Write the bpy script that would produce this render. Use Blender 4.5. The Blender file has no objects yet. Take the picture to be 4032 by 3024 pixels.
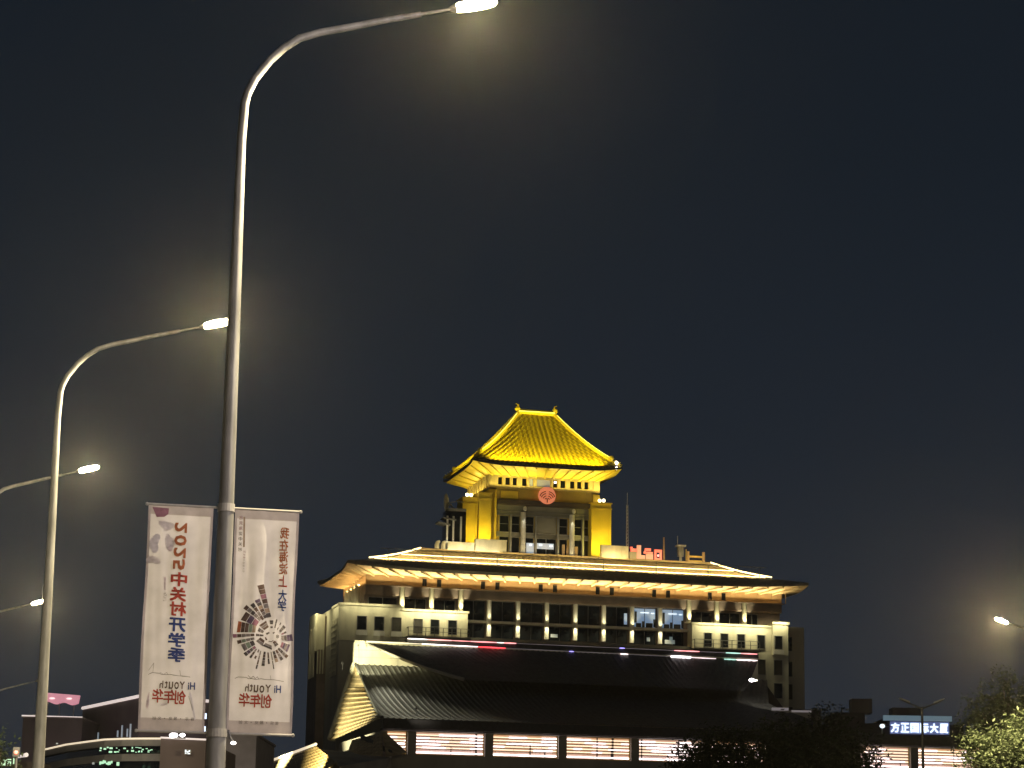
import bpy, bmesh, math, random
from mathutils import Vector, Matrix
rad = math.radians
random.seed(7)
scene = bpy.context.scene
col = scene.collection

# ------------------------------------------------------------------ camera
F = 9388.0; TILT = rad(11.9); ROLL = rad(0.95); CAM = Vector((0, 0, 1.8))
ROT = Matrix.Rotation(math.pi / 2 + TILT, 3, 'X') @ Matrix.Rotation(ROLL, 3, 'Z')
cd = bpy.data.cameras.new('camera'); cam = bpy.data.objects.new('camera', cd); col.objects.link(cam)
cam.matrix_world = Matrix.Translation(CAM) @ ROT.to_4x4()
cd.sensor_width = 36; cd.lens = 36 * F / 4032; cd.clip_end = 3000; cd.clip_start = .1
scene.camera = cam
def P(px, py, Y):                      # where a sight line through the photo reaches depth Y (metres)
    d = ROT @ Vector(((px - 2016) / F, -(py - 1512) / F, -1)); return CAM + d * (Y / d.y)

# ------------------------------------------------------------------ night sky
w = bpy.data.worlds.new('World'); scene.world = w; w.use_nodes = True
nt = w.node_tree; N = nt.nodes; L = nt.links
bg = N['Background']; tc = N.new('ShaderNodeTexCoord'); sx = N.new('ShaderNodeSeparateXYZ'); rp = N.new('ShaderNodeValToRGB')
L.new(tc.outputs['Generated'], sx.inputs[0]); L.new(sx.outputs['Z'], rp.inputs[0]); L.new(rp.outputs[0], bg.inputs[0])
e = rp.color_ramp.elements
e[0].position = 0.0; e[0].color = (.024, .0285, .0375, 1)
e[1].position = 0.5; e[1].color = (.0056, .0088, .0138, 1)
for q_, c_ in ((.08, (.0190, .0238, .0325)), (.18, (.0118, .0168, .0250)), (.30, (.0082, .0125, .0188))): m_ = e.new(q_); m_.color = c_ + (1,)
bg.inputs[1].default_value = 1.0

# ------------------------------------------------------------------ exposure and render settings
scene.view_settings.view_transform = 'Standard'; scene.view_settings.look = 'None'
scene.view_settings.exposure = 0; scene.view_settings.gamma = 1
cy = scene.cycles
cy.max_bounces = 4; cy.diffuse_bounces = 2; cy.glossy_bounces = 2; cy.transmission_bounces = 3
cy.volume_bounces = 0; cy.transparent_max_bounces = 6
cy.use_denoising = True; cy.sample_clamp_indirect = 4
cy.caustics_reflective = False; cy.caustics_refractive = False

# ------------------------------------------------------------------ materials
MAT = {}
def lamp_glass(name, c, s):
    m = bpy.data.materials.new(name); m.use_nodes = True; nt = m.node_tree; nt.nodes.remove(nt.nodes['Principled BSDF'])
    e = nt.nodes.new('ShaderNodeEmission'); e.inputs[0].default_value = tuple(c) + (1,); e.inputs[1].default_value = s
    t = nt.nodes.new('ShaderNodeBsdfTransparent'); a = nt.nodes.new('ShaderNodeAddShader')
    nt.links.new(e.outputs[0], a.inputs[0]); nt.links.new(t.outputs[0], a.inputs[1]); nt.links.new(a.outputs[0], nt.nodes['Material Output'].inputs[0])
    MAT[name] = m
def mat(name, c, rough=.7, metal=0, var=.25, scale=1.5, emit=None, es=0, bump=0, stretch=None, trans=0, spec=.4):
    m = bpy.data.materials.new(name); m.use_nodes = True; nt = m.node_tree; N = nt.nodes; L = nt.links
    b = N['Principled BSDF']
    b.inputs['Roughness'].default_value = rough; b.inputs['Metallic'].default_value = metal
    b.inputs['Specular IOR Level'].default_value = spec
    if var:
        tc = N.new('ShaderNodeTexCoord'); mp = N.new('ShaderNodeMapping'); nz = N.new('ShaderNodeTexNoise')
        nz.inputs['Scale'].default_value = scale; nz.inputs['Detail'].default_value = 5
        if stretch: mp.inputs['Scale'].default_value = stretch
        L.new(tc.outputs['Object'], mp.inputs[0]); L.new(mp.outputs[0], nz.inputs[0])
        r = N.new('ShaderNodeValToRGB')
        r.color_ramp.elements[0].position = .3; r.color_ramp.elements[1].position = .72
        r.color_ramp.elements[0].color = tuple(x * (1 - var) for x in c) + (1,)
        r.color_ramp.elements[1].color = tuple(min(1, x * (1 + var * .6)) for x in c) + (1,)
        L.new(nz.outputs[0], r.inputs[0]); L.new(r.outputs[0], b.inputs['Base Color'])
        if bump:
            bp = N.new('ShaderNodeBump'); bp.inputs['Strength'].default_value = bump; bp.inputs['Distance'].default_value = .05
            L.new(nz.outputs[0], bp.inputs['Height']); L.new(bp.outputs[0], b.inputs['Normal'])
    else:
        b.inputs['Base Color'].default_value = tuple(c) + (1,)
    if emit:
        b.inputs['Emission Color'].default_value = tuple(emit) + (1,); b.inputs['Emission Strength'].default_value = es
    if trans:
        t = N.new('ShaderNodeBsdfTranslucent'); mx = N.new('ShaderNodeMixShader'); mx.inputs[0].default_value = trans
        if var: L.new(r.outputs[0], t.inputs[0])
        else: t.inputs[0].default_value = tuple(c) + (1,)
        L.new(b.outputs[0], mx.inputs[1]); L.new(t.outputs[0], mx.inputs[2]); L.new(mx.outputs[0], N['Material Output'].inputs[0])
    MAT[name] = m; return m
def glow(name, c, s):                  # self-lit colour for lamps, signs, rooms and a few lit edges
    return mat(name, (.6, .6, .6), var=0, emit=c, es=s)

mat('asphalt', (.05, .05, .052), .9, scale=20, bump=.3)
mat('paving', (.25, .24, .23), .9, scale=5)
mat('road_paint', (.75, .75, .72), .7, scale=9)
mat('soil', (.07, .06, .05), .95, scale=.4)
mat('pole_paint', (.235, .23, .225), .5, .1, var=.42, scale=5, stretch=(1.5, 1.5, .35), bump=.12)
mat('bracket_paint', (.40, .38, .36), .5, .1, var=.2, scale=9)
mat('lamp_casing', (.16, .16, .17), .5, .5)
lamp_glass('lamp_lens', (1, .86, .55), 16); lamp_glass('lamp_orange', (1, .76, .36), 16)
mat('cream_wall', (.62, .59, .46), .8, var=.26, scale=.9, stretch=(1, 1, .35))
mat('brown_wall', (.27, .215, .19), .8, var=.22, scale=.8)
mat('stone_wall', (.33, .31, .27), .85, var=.25, scale=.35, stretch=(1, 1, .3))
mat('frieze_wall', (.44, .30, .16), .75, var=.12, scale=1.2)
mat('band_wall', (.66, .55, .24), .75, var=.1, scale=1.2)
mat('soffit_paint', (.70, .55, .33), .7, var=.08)
mat('dark_roof', (.060, .058, .062), .75, var=.3, scale=3)
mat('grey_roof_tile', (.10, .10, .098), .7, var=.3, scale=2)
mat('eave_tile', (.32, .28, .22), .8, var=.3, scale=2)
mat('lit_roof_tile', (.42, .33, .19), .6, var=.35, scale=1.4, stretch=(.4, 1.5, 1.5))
mat('gold_tile', (.74, .58, .05), .38, var=.14, scale=2.2, stretch=(3, .5, .5))
mat('gold_trough_shade', (.40, .29, .035), .6, var=.3, scale=2)
mat('gold_ridge', (.86, .68, .08), .4, var=.1)
mat('yellow_wall', (.80, .58, .07), .75, var=.1, scale=.6)
mat('ochre_wall', (.58, .42, .10), .8, var=.2, scale=.8)
mat('grey_panel', (.21, .205, .185), .6, var=.15, scale=.7)
mat('dark_metal', (.035, .035, .036), .6, .2)
mat('steel', (.30, .30, .29), .5, .4)
mat('white_metal', (.72, .70, .64), .6, var=.1)
mat('glass', (.012, .014, .017), .08, var=.3, scale=.6, spec=.5)
mat('room_dark', (.06, .06, .06), .9)
mat('cloth', (.71, .675, .74), .9, var=.16, scale=4, trans=.52)
mat('cloth_hem', (.50, .44, .43), .9, var=.15, scale=8, trans=.2)
mat('ink_red', (.42, .055, .035), .9, var=.35, scale=30); mat('ink_rust', (.40, .12, .05), .9, var=.35, scale=30)
mat('ink_blue', (.035, .06, .21), .9, var=.3, scale=30); mat('ink_black', (.09, .075, .075), .9, var=.3, scale=30)
mat('ink_grey', (.33, .30, .30), .9, var=.4, scale=12)
mat('ink_brown', (.12, .075, .06), .9, var=.45, scale=25); mat('ink_purple', (.13, .09, .14), .9, var=.45, scale=20)
mat('ink_green', (.22, .27, .20), .9, var=.35, scale=20); mat('ink_tan', (.34, .25, .18), .9, var=.3, scale=20)
mat('wash_tan', (.68, .63, .66), .9, var=.25, scale=14, trans=.5); mat('wash_grey', (.655, .625, .70), .9, var=.25, scale=14, trans=.5)
mat('wash_mauve', (.64, .55, .60), .9, var=.25, scale=14, trans=.5)
mat('ink_stone', (.22, .19, .18), .9, var=.5, scale=20)
mat('ink_mauve', (.27, .12, .16), .9, var=.3, scale=14)
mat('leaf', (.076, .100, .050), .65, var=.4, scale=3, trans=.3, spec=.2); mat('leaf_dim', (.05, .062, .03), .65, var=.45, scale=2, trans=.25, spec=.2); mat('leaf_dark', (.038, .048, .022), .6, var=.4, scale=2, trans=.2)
mat('bark', (.11, .09, .07), .9, scale=5)
mat('emblem_red', (.75, .20, .12), .6, var=.15, emit=(1, .30, .15), es=.55); mat('emblem_arc', (.35, .12, .06), .6, var=0)
mat('mall_wall', (.155, .125, .125), .85, var=.3, scale=.4, stretch=(1, 1, .3)); mat('mall_dark', (.075, .062, .062), .85, var=.3, scale=.3)
mat('pale_block', (.28, .26, .26), .8, var=.15)
glow('led_warm', (1, .76, .32), 3.2); glow('led_warm_dim', (1, .70, .28), 2.0); glow('led_yellow', (1, .86, .10), 1.7)
glow('led_white', (1, .93, .86), 3.2); glow('led_pink', (1, .80, .80), 2.6); glow('led_red', (1, .06, .08), 2.2); glow('led_redpink', (1, .33, .33), 2.0)
glow('led_blue', (.35, .30, 1), 2.0); glow('glow_faint', (.60, .52, .56), .22); glow('led_mint', (.55, 1, .85), 1.2)
glow('tube_white', (1, .86, .86), 3.4); glow('tube_orange', (1, .78, .54), 1.8); glow('room_pink', (.95, .48, .34), .40); glow('tube_pink', (1, .80, .78), 3.0); glow('room_orange', (.90, .38, .14), .42)
glow('room_blue', (.26, .46, .74), .40); glow('room_blue_dim', (.20, .32, .36), .28); glow('tube_blue', (.8, .92, 1), 1.4)
glow('sign_red', (1, .03, .025), .95); glow('sign_salmon', (1, .26, .13), .62); glow('sign_white', (.62, .76, 1), 2.0)
glow('sign_blue_back', (.13, .19, .55), .36); glow('band_blue', (.24, .40, .50), .30); glow('pink_sign', (.90, .27, .40), .50); glow('pink_hot', (1, .62, .62), 1.4)
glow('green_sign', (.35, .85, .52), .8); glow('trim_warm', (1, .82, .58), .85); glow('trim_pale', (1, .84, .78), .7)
glow('flare_white', (1, .92, .95), 7); glow('fixture', (1, .88, .5), 4); glow('red_dot', (1, .08, .05), 4); glow('green_room', (.25, .55, .35), .5)

# ------------------------------------------------------------------ mesh helpers
class MB:
    def __init__(s): s.v = []; s.f = []; s.m = []; s.mi = 0
    def poly(s, pts):
        i = len(s.v); s.v += [tuple(p) for p in pts]; s.f.append(tuple(range(i, i + len(pts)))); s.m.append(s.mi); return s
    def box(s, x0, x1, y0, y1, z0, z1):
        return s.hexa([(x0, y0, z0), (x1, y0, z0), (x1, y1, z0), (x0, y1, z0), (x0, y0, z1), (x1, y0, z1), (x1, y1, z1), (x0, y1, z1)])
    def hexa(s, q):
        i = len(s.v); s.v += [tuple(p) for p in q]
        for a in ((0, 3, 2, 1), (4, 5, 6, 7), (0, 1, 5, 4), (1, 2, 6, 5), (2, 3, 7, 6), (3, 0, 4, 7)):
            s.f.append(tuple(i + k for k in a)); s.m.append(s.mi)
        return s
    def tube(s, pts, r, n=8, cap=True):
        pts = [Vector(p) for p in pts]; rs = r if isinstance(r, (list, tuple)) else [r] * len(pts)
        i0 = len(s.v); t0 = (pts[1] - pts[0]).normalized()
        up = Vector((0, 0, 1)) if abs(t0.z) < .9 else Vector((1, 0, 0)); a = t0.cross(up).normalized()
        for k, p in enumerate(pts):
            t = (pts[min(k + 1, len(pts) - 1)] - pts[max(k - 1, 0)]).normalized()
            a = (a - t * a.dot(t)).normalized(); b = t.cross(a)
            for j in range(n):
                q = 2 * math.pi * j / n; s.v.append(tuple(p + (a * math.cos(q) + b * math.sin(q)) * rs[k]))
        for k in range(len(pts) - 1):
            for j in range(n):
                s.f.append((i0 + k * n + j, i0 + k * n + (j + 1) % n, i0 + (k + 1) * n + (j + 1) % n, i0 + (k + 1) * n + j)); s.m.append(s.mi)
        if cap:
            s.f.append(tuple(i0 + j for j in reversed(range(n)))); s.m.append(s.mi)
            k = i0 + (len(pts) - 1) * n; s.f.append(tuple(k + j for j in range(n))); s.m.append(s.mi)
        return s
    def ball(s, c, r, n=10, sq=(1, 1, 1)):
        i0 = len(s.v); h = n // 2
        for a in range(h + 1):
            th = math.pi * a / h
            for b in range(n):
                ph = 2 * math.pi * b / n
                s.v.append((c[0] + r * sq[0] * math.sin(th) * math.cos(ph), c[1] + r * sq[1] * math.sin(th) * math.sin(ph), c[2] + r * sq[2] * math.cos(th)))
        for a in range(h):
            for b in range(n):
                s.f.append((i0 + a * n + b, i0 + (a + 1) * n + b, i0 + (a + 1) * n + (b + 1) % n, i0 + a * n + (b + 1) % n)); s.m.append(s.mi)
        return s
    def sheet(s, grid):                # rows of points
        i0 = len(s.v); w = len(grid[0])
        for row in grid: s.v += [tuple(p) for p in row]
        for a in range(len(grid) - 1):
            for b in range(w - 1):
                s.f.append((i0 + a * w + b, i0 + a * w + b + 1, i0 + (a + 1) * w + b + 1, i0 + (a + 1) * w + b)); s.m.append(s.mi)
        return s
    def prism(s, pts, vec):            # a flat outline given thickness
        vec = Vector(vec); i = len(s.v); n = len(pts)
        s.v += [tuple(p) for p in pts] + [tuple(Vector(p) + vec) for p in pts]
        s.f.append(tuple(range(i, i + n))); s.m.append(s.mi); s.f.append(tuple(reversed(range(i + n, i + 2 * n)))); s.m.append(s.mi)
        for k in range(n):
            s.f.append((i + k, i + n + k, i + n + (k + 1) % n, i + (k + 1) % n)); s.m.append(s.mi)
        return s
    def mesh(s, name, mats):
        me = bpy.data.meshes.new(name); me.from_pydata(s.v, [], s.f)
        for m in (mats if isinstance(mats, (list, tuple)) else [mats]): me.materials.append(MAT[m])
        if any(s.m): me.polygons.foreach_set('material_index', s.m)
        bm = bmesh.new(); bm.from_mesh(me); bmesh.ops.recalc_face_normals(bm, faces=bm.faces); bm.to_mesh(me); bm.free()
        return me
    def build(s, name, mats, parent=None, smooth=False, loc=None):
        me = s.mesh(name, mats)
        if smooth:
            me.polygons.foreach_set('use_smooth', [len(p.vertices) <= 4 for p in me.polygons])
            caps = {k for p in me.polygons if len(p.vertices) > 4 for k in p.edge_keys}
            for ed in me.edges:
                if ed.key in caps: ed.use_edge_sharp = True
        return link(name, me, parent, loc)
def link(name, data, parent=None, loc=None):
    o = bpy.data.objects.new(name, data); col.objects.link(o)
    if parent: o.parent = parent
    if loc: o.location = loc
    return o
def tag(o, label, cat, group=None):
    o['label'] = label; o['category'] = cat
    if group: o['group'] = group
    return o
def thing(name, label, cat, loc=(0, 0, 0), rz=0, group=None):
    o = bpy.data.objects.new(name, None); col.objects.link(o); o.location = loc; o.rotation_euler = (0, 0, rz)
    o.empty_display_size = .5
    return tag(o, label, cat, group)
def structure(o): o['kind'] = 'structure'; return o
def kids(o): return [c for c in bpy.data.objects if c.parent == o]
def copy_tree(o, parent=None):
    c = o.copy(); col.objects.link(c); c.parent = parent
    for ch in kids(o): copy_tree(ch, c)
    return c
def lamp_light(kind, name, parent, loc, watts, color, direction=None, size=None, angle=None, blend=.6, radius=.05):
    d = bpy.data.lights.new(name, kind); d.energy = watts; d.color = color
    if kind == 'AREA':
        d.shape = 'RECTANGLE'; d.size, d.size_y = size
        if angle: d.spread = angle
    elif kind == 'SPOT': d.spot_size = angle; d.spot_blend = blend; d.shadow_soft_size = radius
    else: d.shadow_soft_size = radius
    o = link(name, d, parent, loc)
    if direction is not None:          # size[0] stays along local x
        z = -Vector(direction).normalized(); x = Vector((1, 0, 0))
        if abs(z.dot(x)) > .8: x = Vector((0, 1, 0))
        x = (x - z * x.dot(z)).normalized(); y = z.cross(x)
        o.rotation_euler = Matrix((x, y, z)).transposed().to_euler()
    return o

# ------------------------------------------------------------------ lettering: outlines of a font turned into flat faces
def glyph(body, size, bold=0):
    c = bpy.data.curves.new('lettering', 'FONT'); c.body = body; c.size = size; c.align_x = 'CENTER'; c.resolution_u = 2
    c.offset = bold; c.fill_mode = 'FRONT'
    o = bpy.data.objects.new('lettering', c); col.objects.link(o)
    me = bpy.data.meshes.new_from_object(o.evaluated_get(bpy.context.evaluated_depsgraph_get()))
    bpy.data.objects.remove(o); bpy.data.curves.remove(c)
    V = [(v.co.x, v.co.y) for v in me.vertices]; Fc = [tuple(p.vertices) for p in me.polygons]
    bpy.data.meshes.remove(me)
    if V:
        x0 = min(p[0] for p in V); x1 = max(p[0] for p in V); y0 = min(p[1] for p in V); y1 = max(p[1] for p in V)
        V = [(p[0] - (x0 + x1) / 2, p[1] - (y0 + y1) / 2) for p in V]; return V, Fc, x1 - x0, y1 - y0
    return [], [], 1, 1
def put_glyph(mb, body, cx, cz, wid, hgt, place, rot=False, mirror=True, bold=0):
    V, Fc, w_, h_ = glyph(body, 1.0, 0)
    if rot: V = [(y, -x) for x, y in V]; w_, h_ = h_, w_
    for n_, (dx, dy) in enumerate([(0, 0)] if not bold else [(-bold, -bold), (bold, -bold), (-bold, bold), (bold, bold)]):
        i = len(mb.v)
        for x, y in V:
            x = x / w_ * wid * (1 - 2 * bold) * (-1 if mirror else 1) + dx * wid; y = y / h_ * hgt * (1 - 2 * bold) + dy * hgt
            p = Vector(place(cx + x, cz + y)); p.y -= .0004 * n_; mb.v.append(tuple(p))
        for f in Fc: mb.f.append(tuple(i + k for k in f)); mb.m.append(mb.mi)

#SETTING
# ================================================================== the ground (below the frame, it throws the lamplight back up)
YAW = rad(14)
def rowdir(t): return Vector((-2.886 - .294 * t, 24 + .956 * t, 0))
g = MB(); g.poly([(-640, -80, 0), (640, -80, 0), (640, 760, 0), (-640, 760, 0)]); structure(g.build('ground', 'soil'))
def strip(name, m, a, b, z, h=None):   # a band running along the road, offsets a..b right of the lamp row
    d = Vector((-.294, .956, 0)); r = Vector((.956, .294, 0)); o = Vector((-2.886, 24, 0))
    q = [o + r * a - d * 85, o + r * b - d * 85, o + r * b + d * 300, o + r * a + d * 300]
    k = MB()
    if h: k.prism([p + Vector((0, 0, z)) for p in q], (0, 0, h))
    else: k.poly([p + Vector((0, 0, z)) for p in q])
    return structure(k.build(name, m))
strip('road', 'asphalt', .8, 20, .004)
strip('pavement', 'paving', -7, .55, .004, .13); strip('pavement', 'paving', 20.25, 27, .004, .13)
strip('kerb', 'paving', .555, .795, .004, .15); strip('kerb', 'paving', 20.005, 20.245, .004, .15)
mk = MB()
for k in range(-13, 48):
    d = Vector((-.294, .956, 0)); r = Vector((.956, .294, 0)); o = Vector((-2.886, 24, .008)) + d * (k * 6)
    for a in (5.4, 14.6): mk.poly([o + r * a, o + r * (a + .15), o + r * (a + .15) + d * 3, o + r * a + d * 3])
    mk.poly([o + r * 9.9, o + r * 10.05, o + r * 10.05 + d * 6, o + r * 9.9 + d * 6])
structure(mk.build('road_markings', 'road_paint'))

#TOWER
# ================================================================== the tall hall with the golden pavilion (local axes: u right, v back, z up)
O = Vector((-17.457, 290, 0))
tower = thing('palace_office_building', 'large office building with a golden hipped roof pavilion on top and orange eaves', 'building', O, YAW)
WARM = (1, .66, .26); CREAM = (1, .90, .50); GOLD = (1, .78, .12)
b = MB()
b.box(-.0, 53.9, .75, 15.4, 36.4, 38.9)                    # attic storey behind the colonnade
b.box(12.4, 41.6, 1.0, 15.4, 0, 36.4)                      # core
b.box(0, 12.4, .75, 15.4, 34.4, 36.4); b.box(41.6, 53.9, .75, 15.4, 34.4, 36.4)
b.box(12.3, 41.6, 15.4, 34, 0, 43.2)                       # rear part of the T plan
b.build('wall', 'brown_wall', tower)
b = MB(); b.box(0, 53.9, 0, .75, 36.4, 37.55); b.build('beam', 'brown_wall', tower)
b = MB(); b.box(-.15, 54.05, -.7, -.0, 37.48, 37.56); b.build('ledge', 'brown_wall', tower)
b = MB()
b.box(0, 53.9, -.02, .75, 37.56, 38.88); b.box(-.02, 0, -.02, 15.4, 37.5, 38.88)
for k in range(30): u = .9 + k * 1.845; b.box(u - .05, u + .05, -.07, -.02, 37.62, 38.85)
b.build('frieze', 'frieze_wall', tower)
# wing blocks in front of the colonnade, with the wing walls down to the ground
b = MB()
b.box(-3.3, 4.2, -1.2, 15.2, 30.6, 35.0); b.box(4.2, 12.6, -1.2, .74, 31.3, 34.6)
b.build('wing_wall', 'cream_wall', tower); b = MB()
b.box(41.5, 50.0, -1.2, .74, 31.3, 34.5); b.box(50.0, 54.3, -1.2, 15.2, 0, 34.5); b.box(52.1, 54.2, -1.45, -1.2, 30.9, 35.0)
b.box(52.1, 54.2, -1.2, .5, 34.5, 35.0)
b.build('wing_wall', 'cream_wall', tower)
b = MB(); b.box(-3.3, 4.2, -1.17, 15.2, 0, 30.6); b.box(4.2, 12.4, -1.17, .74, 0, 31.3); b.build('lower_wall', 'stone_wall', tower); b = MB(); b.box(41.6, 50.0, -1.17, .74, 0, 31.3)
b.build('lower_wall', 'stone_wall', tower)
b = MB(); b.box(54.3, 57.9, 2.6, 15.2, 0, 35.0); b.build('rear_wall', 'stone_wall', tower)
for q_ in (((-3.45, 4.35, -1.4, -1.2, 34.85, 35.12), (-3.45, -3.3, -1.2, 4, 34.85, 35.12)), ((4.35, 12.75, -1.4, -1.2, 34.45, 34.72),), ((41.35, 52.0, -1.4, -1.2, 34.35, 34.62),), ((52.0, 54.35, -1.65, -1.45, 34.8, 35.1),)):
    b = MB()
    for p_ in q_: b.box(*p_)
    b.build('cornice', 'cream_wall', tower)

# stair tower at the far left
b = MB(); b.box(-4.35, -1.0, 8, 15, 0, 34.4); b.build('stair_tower_wall', 'brown_wall', tower)
b = MB(); b.box(-4.7, -4.36, 8.0, 12.5, 30.0, 34.7)
for k in range(4): b.box(-4.75, -4.66, 8.4 + k * 1.1, 8.75 + k * 1.1, 26.8, 33)
b.box(-4.5, -3.55, 7.84, 7.99, 30.2, 34.6)
for k in range(3): b.box(-4.40 + k * .34, -4.26 + k * .34, 7.80, 7.99, 27.2, 30.2)
b.build('louvre', 'cream_wall', tower)
b = MB()
for k in range(5): b.box(-3.36, -3.3, .2 + k * .9, .55 + k * .9, 26.5, 33.4)
for k in range(9): b.box(-3.42, -3.36, 0.1, 4.2, 27 + k * .7, 27.12 + k * .7)
b.build('side_screen', 'cream_wall', tower)
# columns
CU = [4.55 + 3.69 * k for k in range(13)]
cm = MB(); cm.tube([(0, 0, 34.6), (0, 0, 37.5)], .33, 12)
cm.box(-.42, .42, -.42, .42, 34.6, 34.75)
shortcol = cm.mesh('column', 'cream_wall')
cm = MB(); cm.tube([(0, 0, 31.9), (0, 0, 36.5)], .31, 12); tallcol = cm.mesh('column', 'white_metal')
for k, u in enumerate(CU):
    link('column', shortcol if k in (0, 1, 2, 10, 11, 12) else tallcol, tower, (u, -.0 if k in (0, 1, 2, 10, 11, 12) else .35, 0))
b = MB(); b.box(12.6, 41.5, .3, .98, 33.58, 33.86); b.build('spandrel', 'white_metal', tower)
b = MB(); b.box(12.6, 41.5, -.9, .98, 31.2, 31.6); b.build('balcony_slab', 'stone_wall', tower)

# windows: frame (window) and glass (pane), meshes shared between equal openings
WIN = {}
mat('blind', (.055, .052, .048), .8, var=.3, scale=3); glow('room_dim', (.30, .34, .30), .05); glow('room_warm', (.9, .62, .3), .10)
def window(parent, u0, u1, z0, z1, v, lit=None, fm='steel', bars=(0, 0), depth=.12, fw=.07):
    key = (round(u1 - u0, 2), round(z1 - z0, 2), lit, fm, bars)
    if key not in WIN:
        W_, H_ = u1 - u0, z1 - z0; f = MB()
        f.box(-W_ / 2, W_ / 2, -depth, 0, 0, fw); f.box(-W_ / 2, W_ / 2, -depth, 0, H_ - fw, H_)
        f.box(-W_ / 2, -W_ / 2 + fw, -depth, 0, fw, H_ - fw); f.box(W_ / 2 - fw, W_ / 2, -depth, 0, fw, H_ - fw)
        for k in range(bars[0]): x = -W_ / 2 + W_ * (k + 1) / (bars[0] + 1); f.box(x - .03, x + .03, -depth + .02, 0, fw, H_ - fw)
        for k in range(bars[1]): z = H_ * (k + 1) / (bars[1] + 1); f.box(-W_ / 2 + fw, W_ / 2 - fw, -depth + .03, 0, z - .03, z + .03)
        p = MB(); p.poly([(-W_ / 2 + fw, -.03, fw), (W_ / 2 - fw, -.03, fw), (W_ / 2 - fw, -.03, H_ - fw), (-W_ / 2 + fw, -.03, H_ - fw)])
        WIN[key] = (f.mesh('window', fm), p.mesh('pane', lit or 'glass'))
    a, c = WIN[key]
    o = link('window', a, parent, ((u0 + u1) / 2, v, z0)); link('pane', c, o); return o
for u in (-.58, 1.57, 3.72): window(tower, u - .6, u + .6, 31.9, 33.6, -1.2, 'blind' if u > 3 else None, fm='lamp_casing', bars=(0, 0))
for u in (6.4, 8.5, 10.7): window(tower, u - .56, u + .56, 31.75, 33.55, -1.2, 'blind' if u < 7 else None, fm='lamp_casing', bars=(0, 1))
for u in (43.57, 45.75, 47.97): window(tower, u - .55, u + .55, 31.55, 33.4, -1.2, bars=(0, 1))
window(tower, 50.1, 51.2, 31.6, 33.4, -1.2); window(tower, 52.33, 53.43, 31.6, 33.35, -1.45); window(tower, 55.1, 56.2, 31.9, 33.7, 2.6, fm='dark_metal')
for z in (28.4, 25.5, 22.6):
    for u in (50.65, 52.88, 55.65): window(tower, u - .55, u + .55, z + (.25 if u > 55 else 0), z + (2.15 if u > 55 else 1.9), 2.6 if u > 55 else -1.2, 'blind' if (u > 54) != (z > 28) else None, fm='lamp_casing' if u < 55 else 'dark_metal')
for k in range(2, 10):
    u0, u1 = CU[k] + .38, CU[k + 1] - .38
    lit = 'room_blue' if k in (8, 9) else (None)
    window(tower, u0, u1, 33.9, 36.35, 1.0, lit, fm='lamp_casing', bars=(1, 0), fw=.05)
    window(tower, u0, u1, 31.7, 33.5, 1.0, None, fm='lamp_casing', bars=(1, 0), fw=.05)
for (u0, u1) in ((.5, 4.1), (5.0, 7.7), (8.7, 11.4), (41.9, 44.8), (45.7, 48.5), (49.3, 50.9)):
    window(tower, u0, u1, 34.75, 36.2, .74, bars=(1, 0), fw=.05)
for k in (1, 3, 5, 7, 9, 11):
    for s in (-.92, .92): window(tower, CU[k] + s - .31, CU[k] + s + .31, 37.66, 38.66, -.03, fm='frieze_wall', depth=.06, fw=.04)
# furniture and ceiling lights seen in the two lit rooms
for k in (8, 9):
    f = MB(); u0 = CU[k] + .5
    for a, c, z0, z1 in ((.2, .9, 33.95, 34.45), (1.0, 1.35, 33.95, 34.7), (1.5, 2.4, 33.95, 34.5), (2.5, 2.75, 34.0, 35.0)):
        f.box(u0 + a, u0 + c, .86, .94, z0, z1)
    f.box(u0 + .02, u0 + .3, .86, .94, 34.5, 35.9)
    f.build('furniture', 'room_dark', tower)
    f = MB(); f.box(u0 + .8, u0 + 1.9, .85, .93, 35.75, 35.85); f.box(u0 + 2.2, u0 + 2.6, .85, .93, 35.7, 35.8); f.build('ceiling_tube', 'tube_blue', tower)
f = MB(); f.box(33.2, 33.6, .85, .93, 34.2, 35.6); f.build('lit_curtain', 'room_blue', tower)
f = MB(); f.box(38.6, 39.9, .85, .93, 32.0, 32.5); f.box(39.2, 39.6, .85, .93, 32.5, 32.9); f.box(36.2, 36.6, .85, .93, 32.2, 32.7); f.box(23.7, 24.6, .85, .93, 32.2, 32.6)
f.build('lit_curtain', 'room_blue_dim', tower)
for u in (-.58, 1.57, 3.72): f = MB(); f.box(u - .68, u + .68, -1.42, -1.2, 31.25, 31.86); f.build('sill', 'white_metal', tower)
for u in (52.88,): f = MB(); f.box(u - .68, u + .68, -1.7, -1.45, 31.0, 31.55); f.build('sill', 'white_metal', tower)
for v in (2.2, 4.6, 7.0, 9.4): link('column', shortcol, tower, (-.6, v, .35))
lamp_light('AREA', 'column_light', tower, (-1.6, 5.6, 35.3), 22, CREAM, (.8, 0, 1), (.05, 9))
# balcony railings
for (u0, u1) in ((5.0, 12.6), (41.5, 50.1)):
    f = MB(); z = 31.35
    for h in (.05, .55, 1.05): f.box(u0, u1, -2.25, -2.19, z + h, z + h + .05)
    n = 7
    for k in range(n + 1): u = u0 + (u1 - u0) * k / n; f.box(u - .04, u + .04, -2.26, -2.18, z, z + 1.1)
    for u in (u0, u1): f.box(u - .03, u + .03, -2.19, -1.2, z + 1.0, z + 1.05)
    f.build('railing', 'lamp_casing', tower)
    f = MB(); f.box(u0 - .1, u1 + .1, -2.4, -1.2, z - .22, z); f.build('balcony_slab', 'stone_wall', tower)

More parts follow.
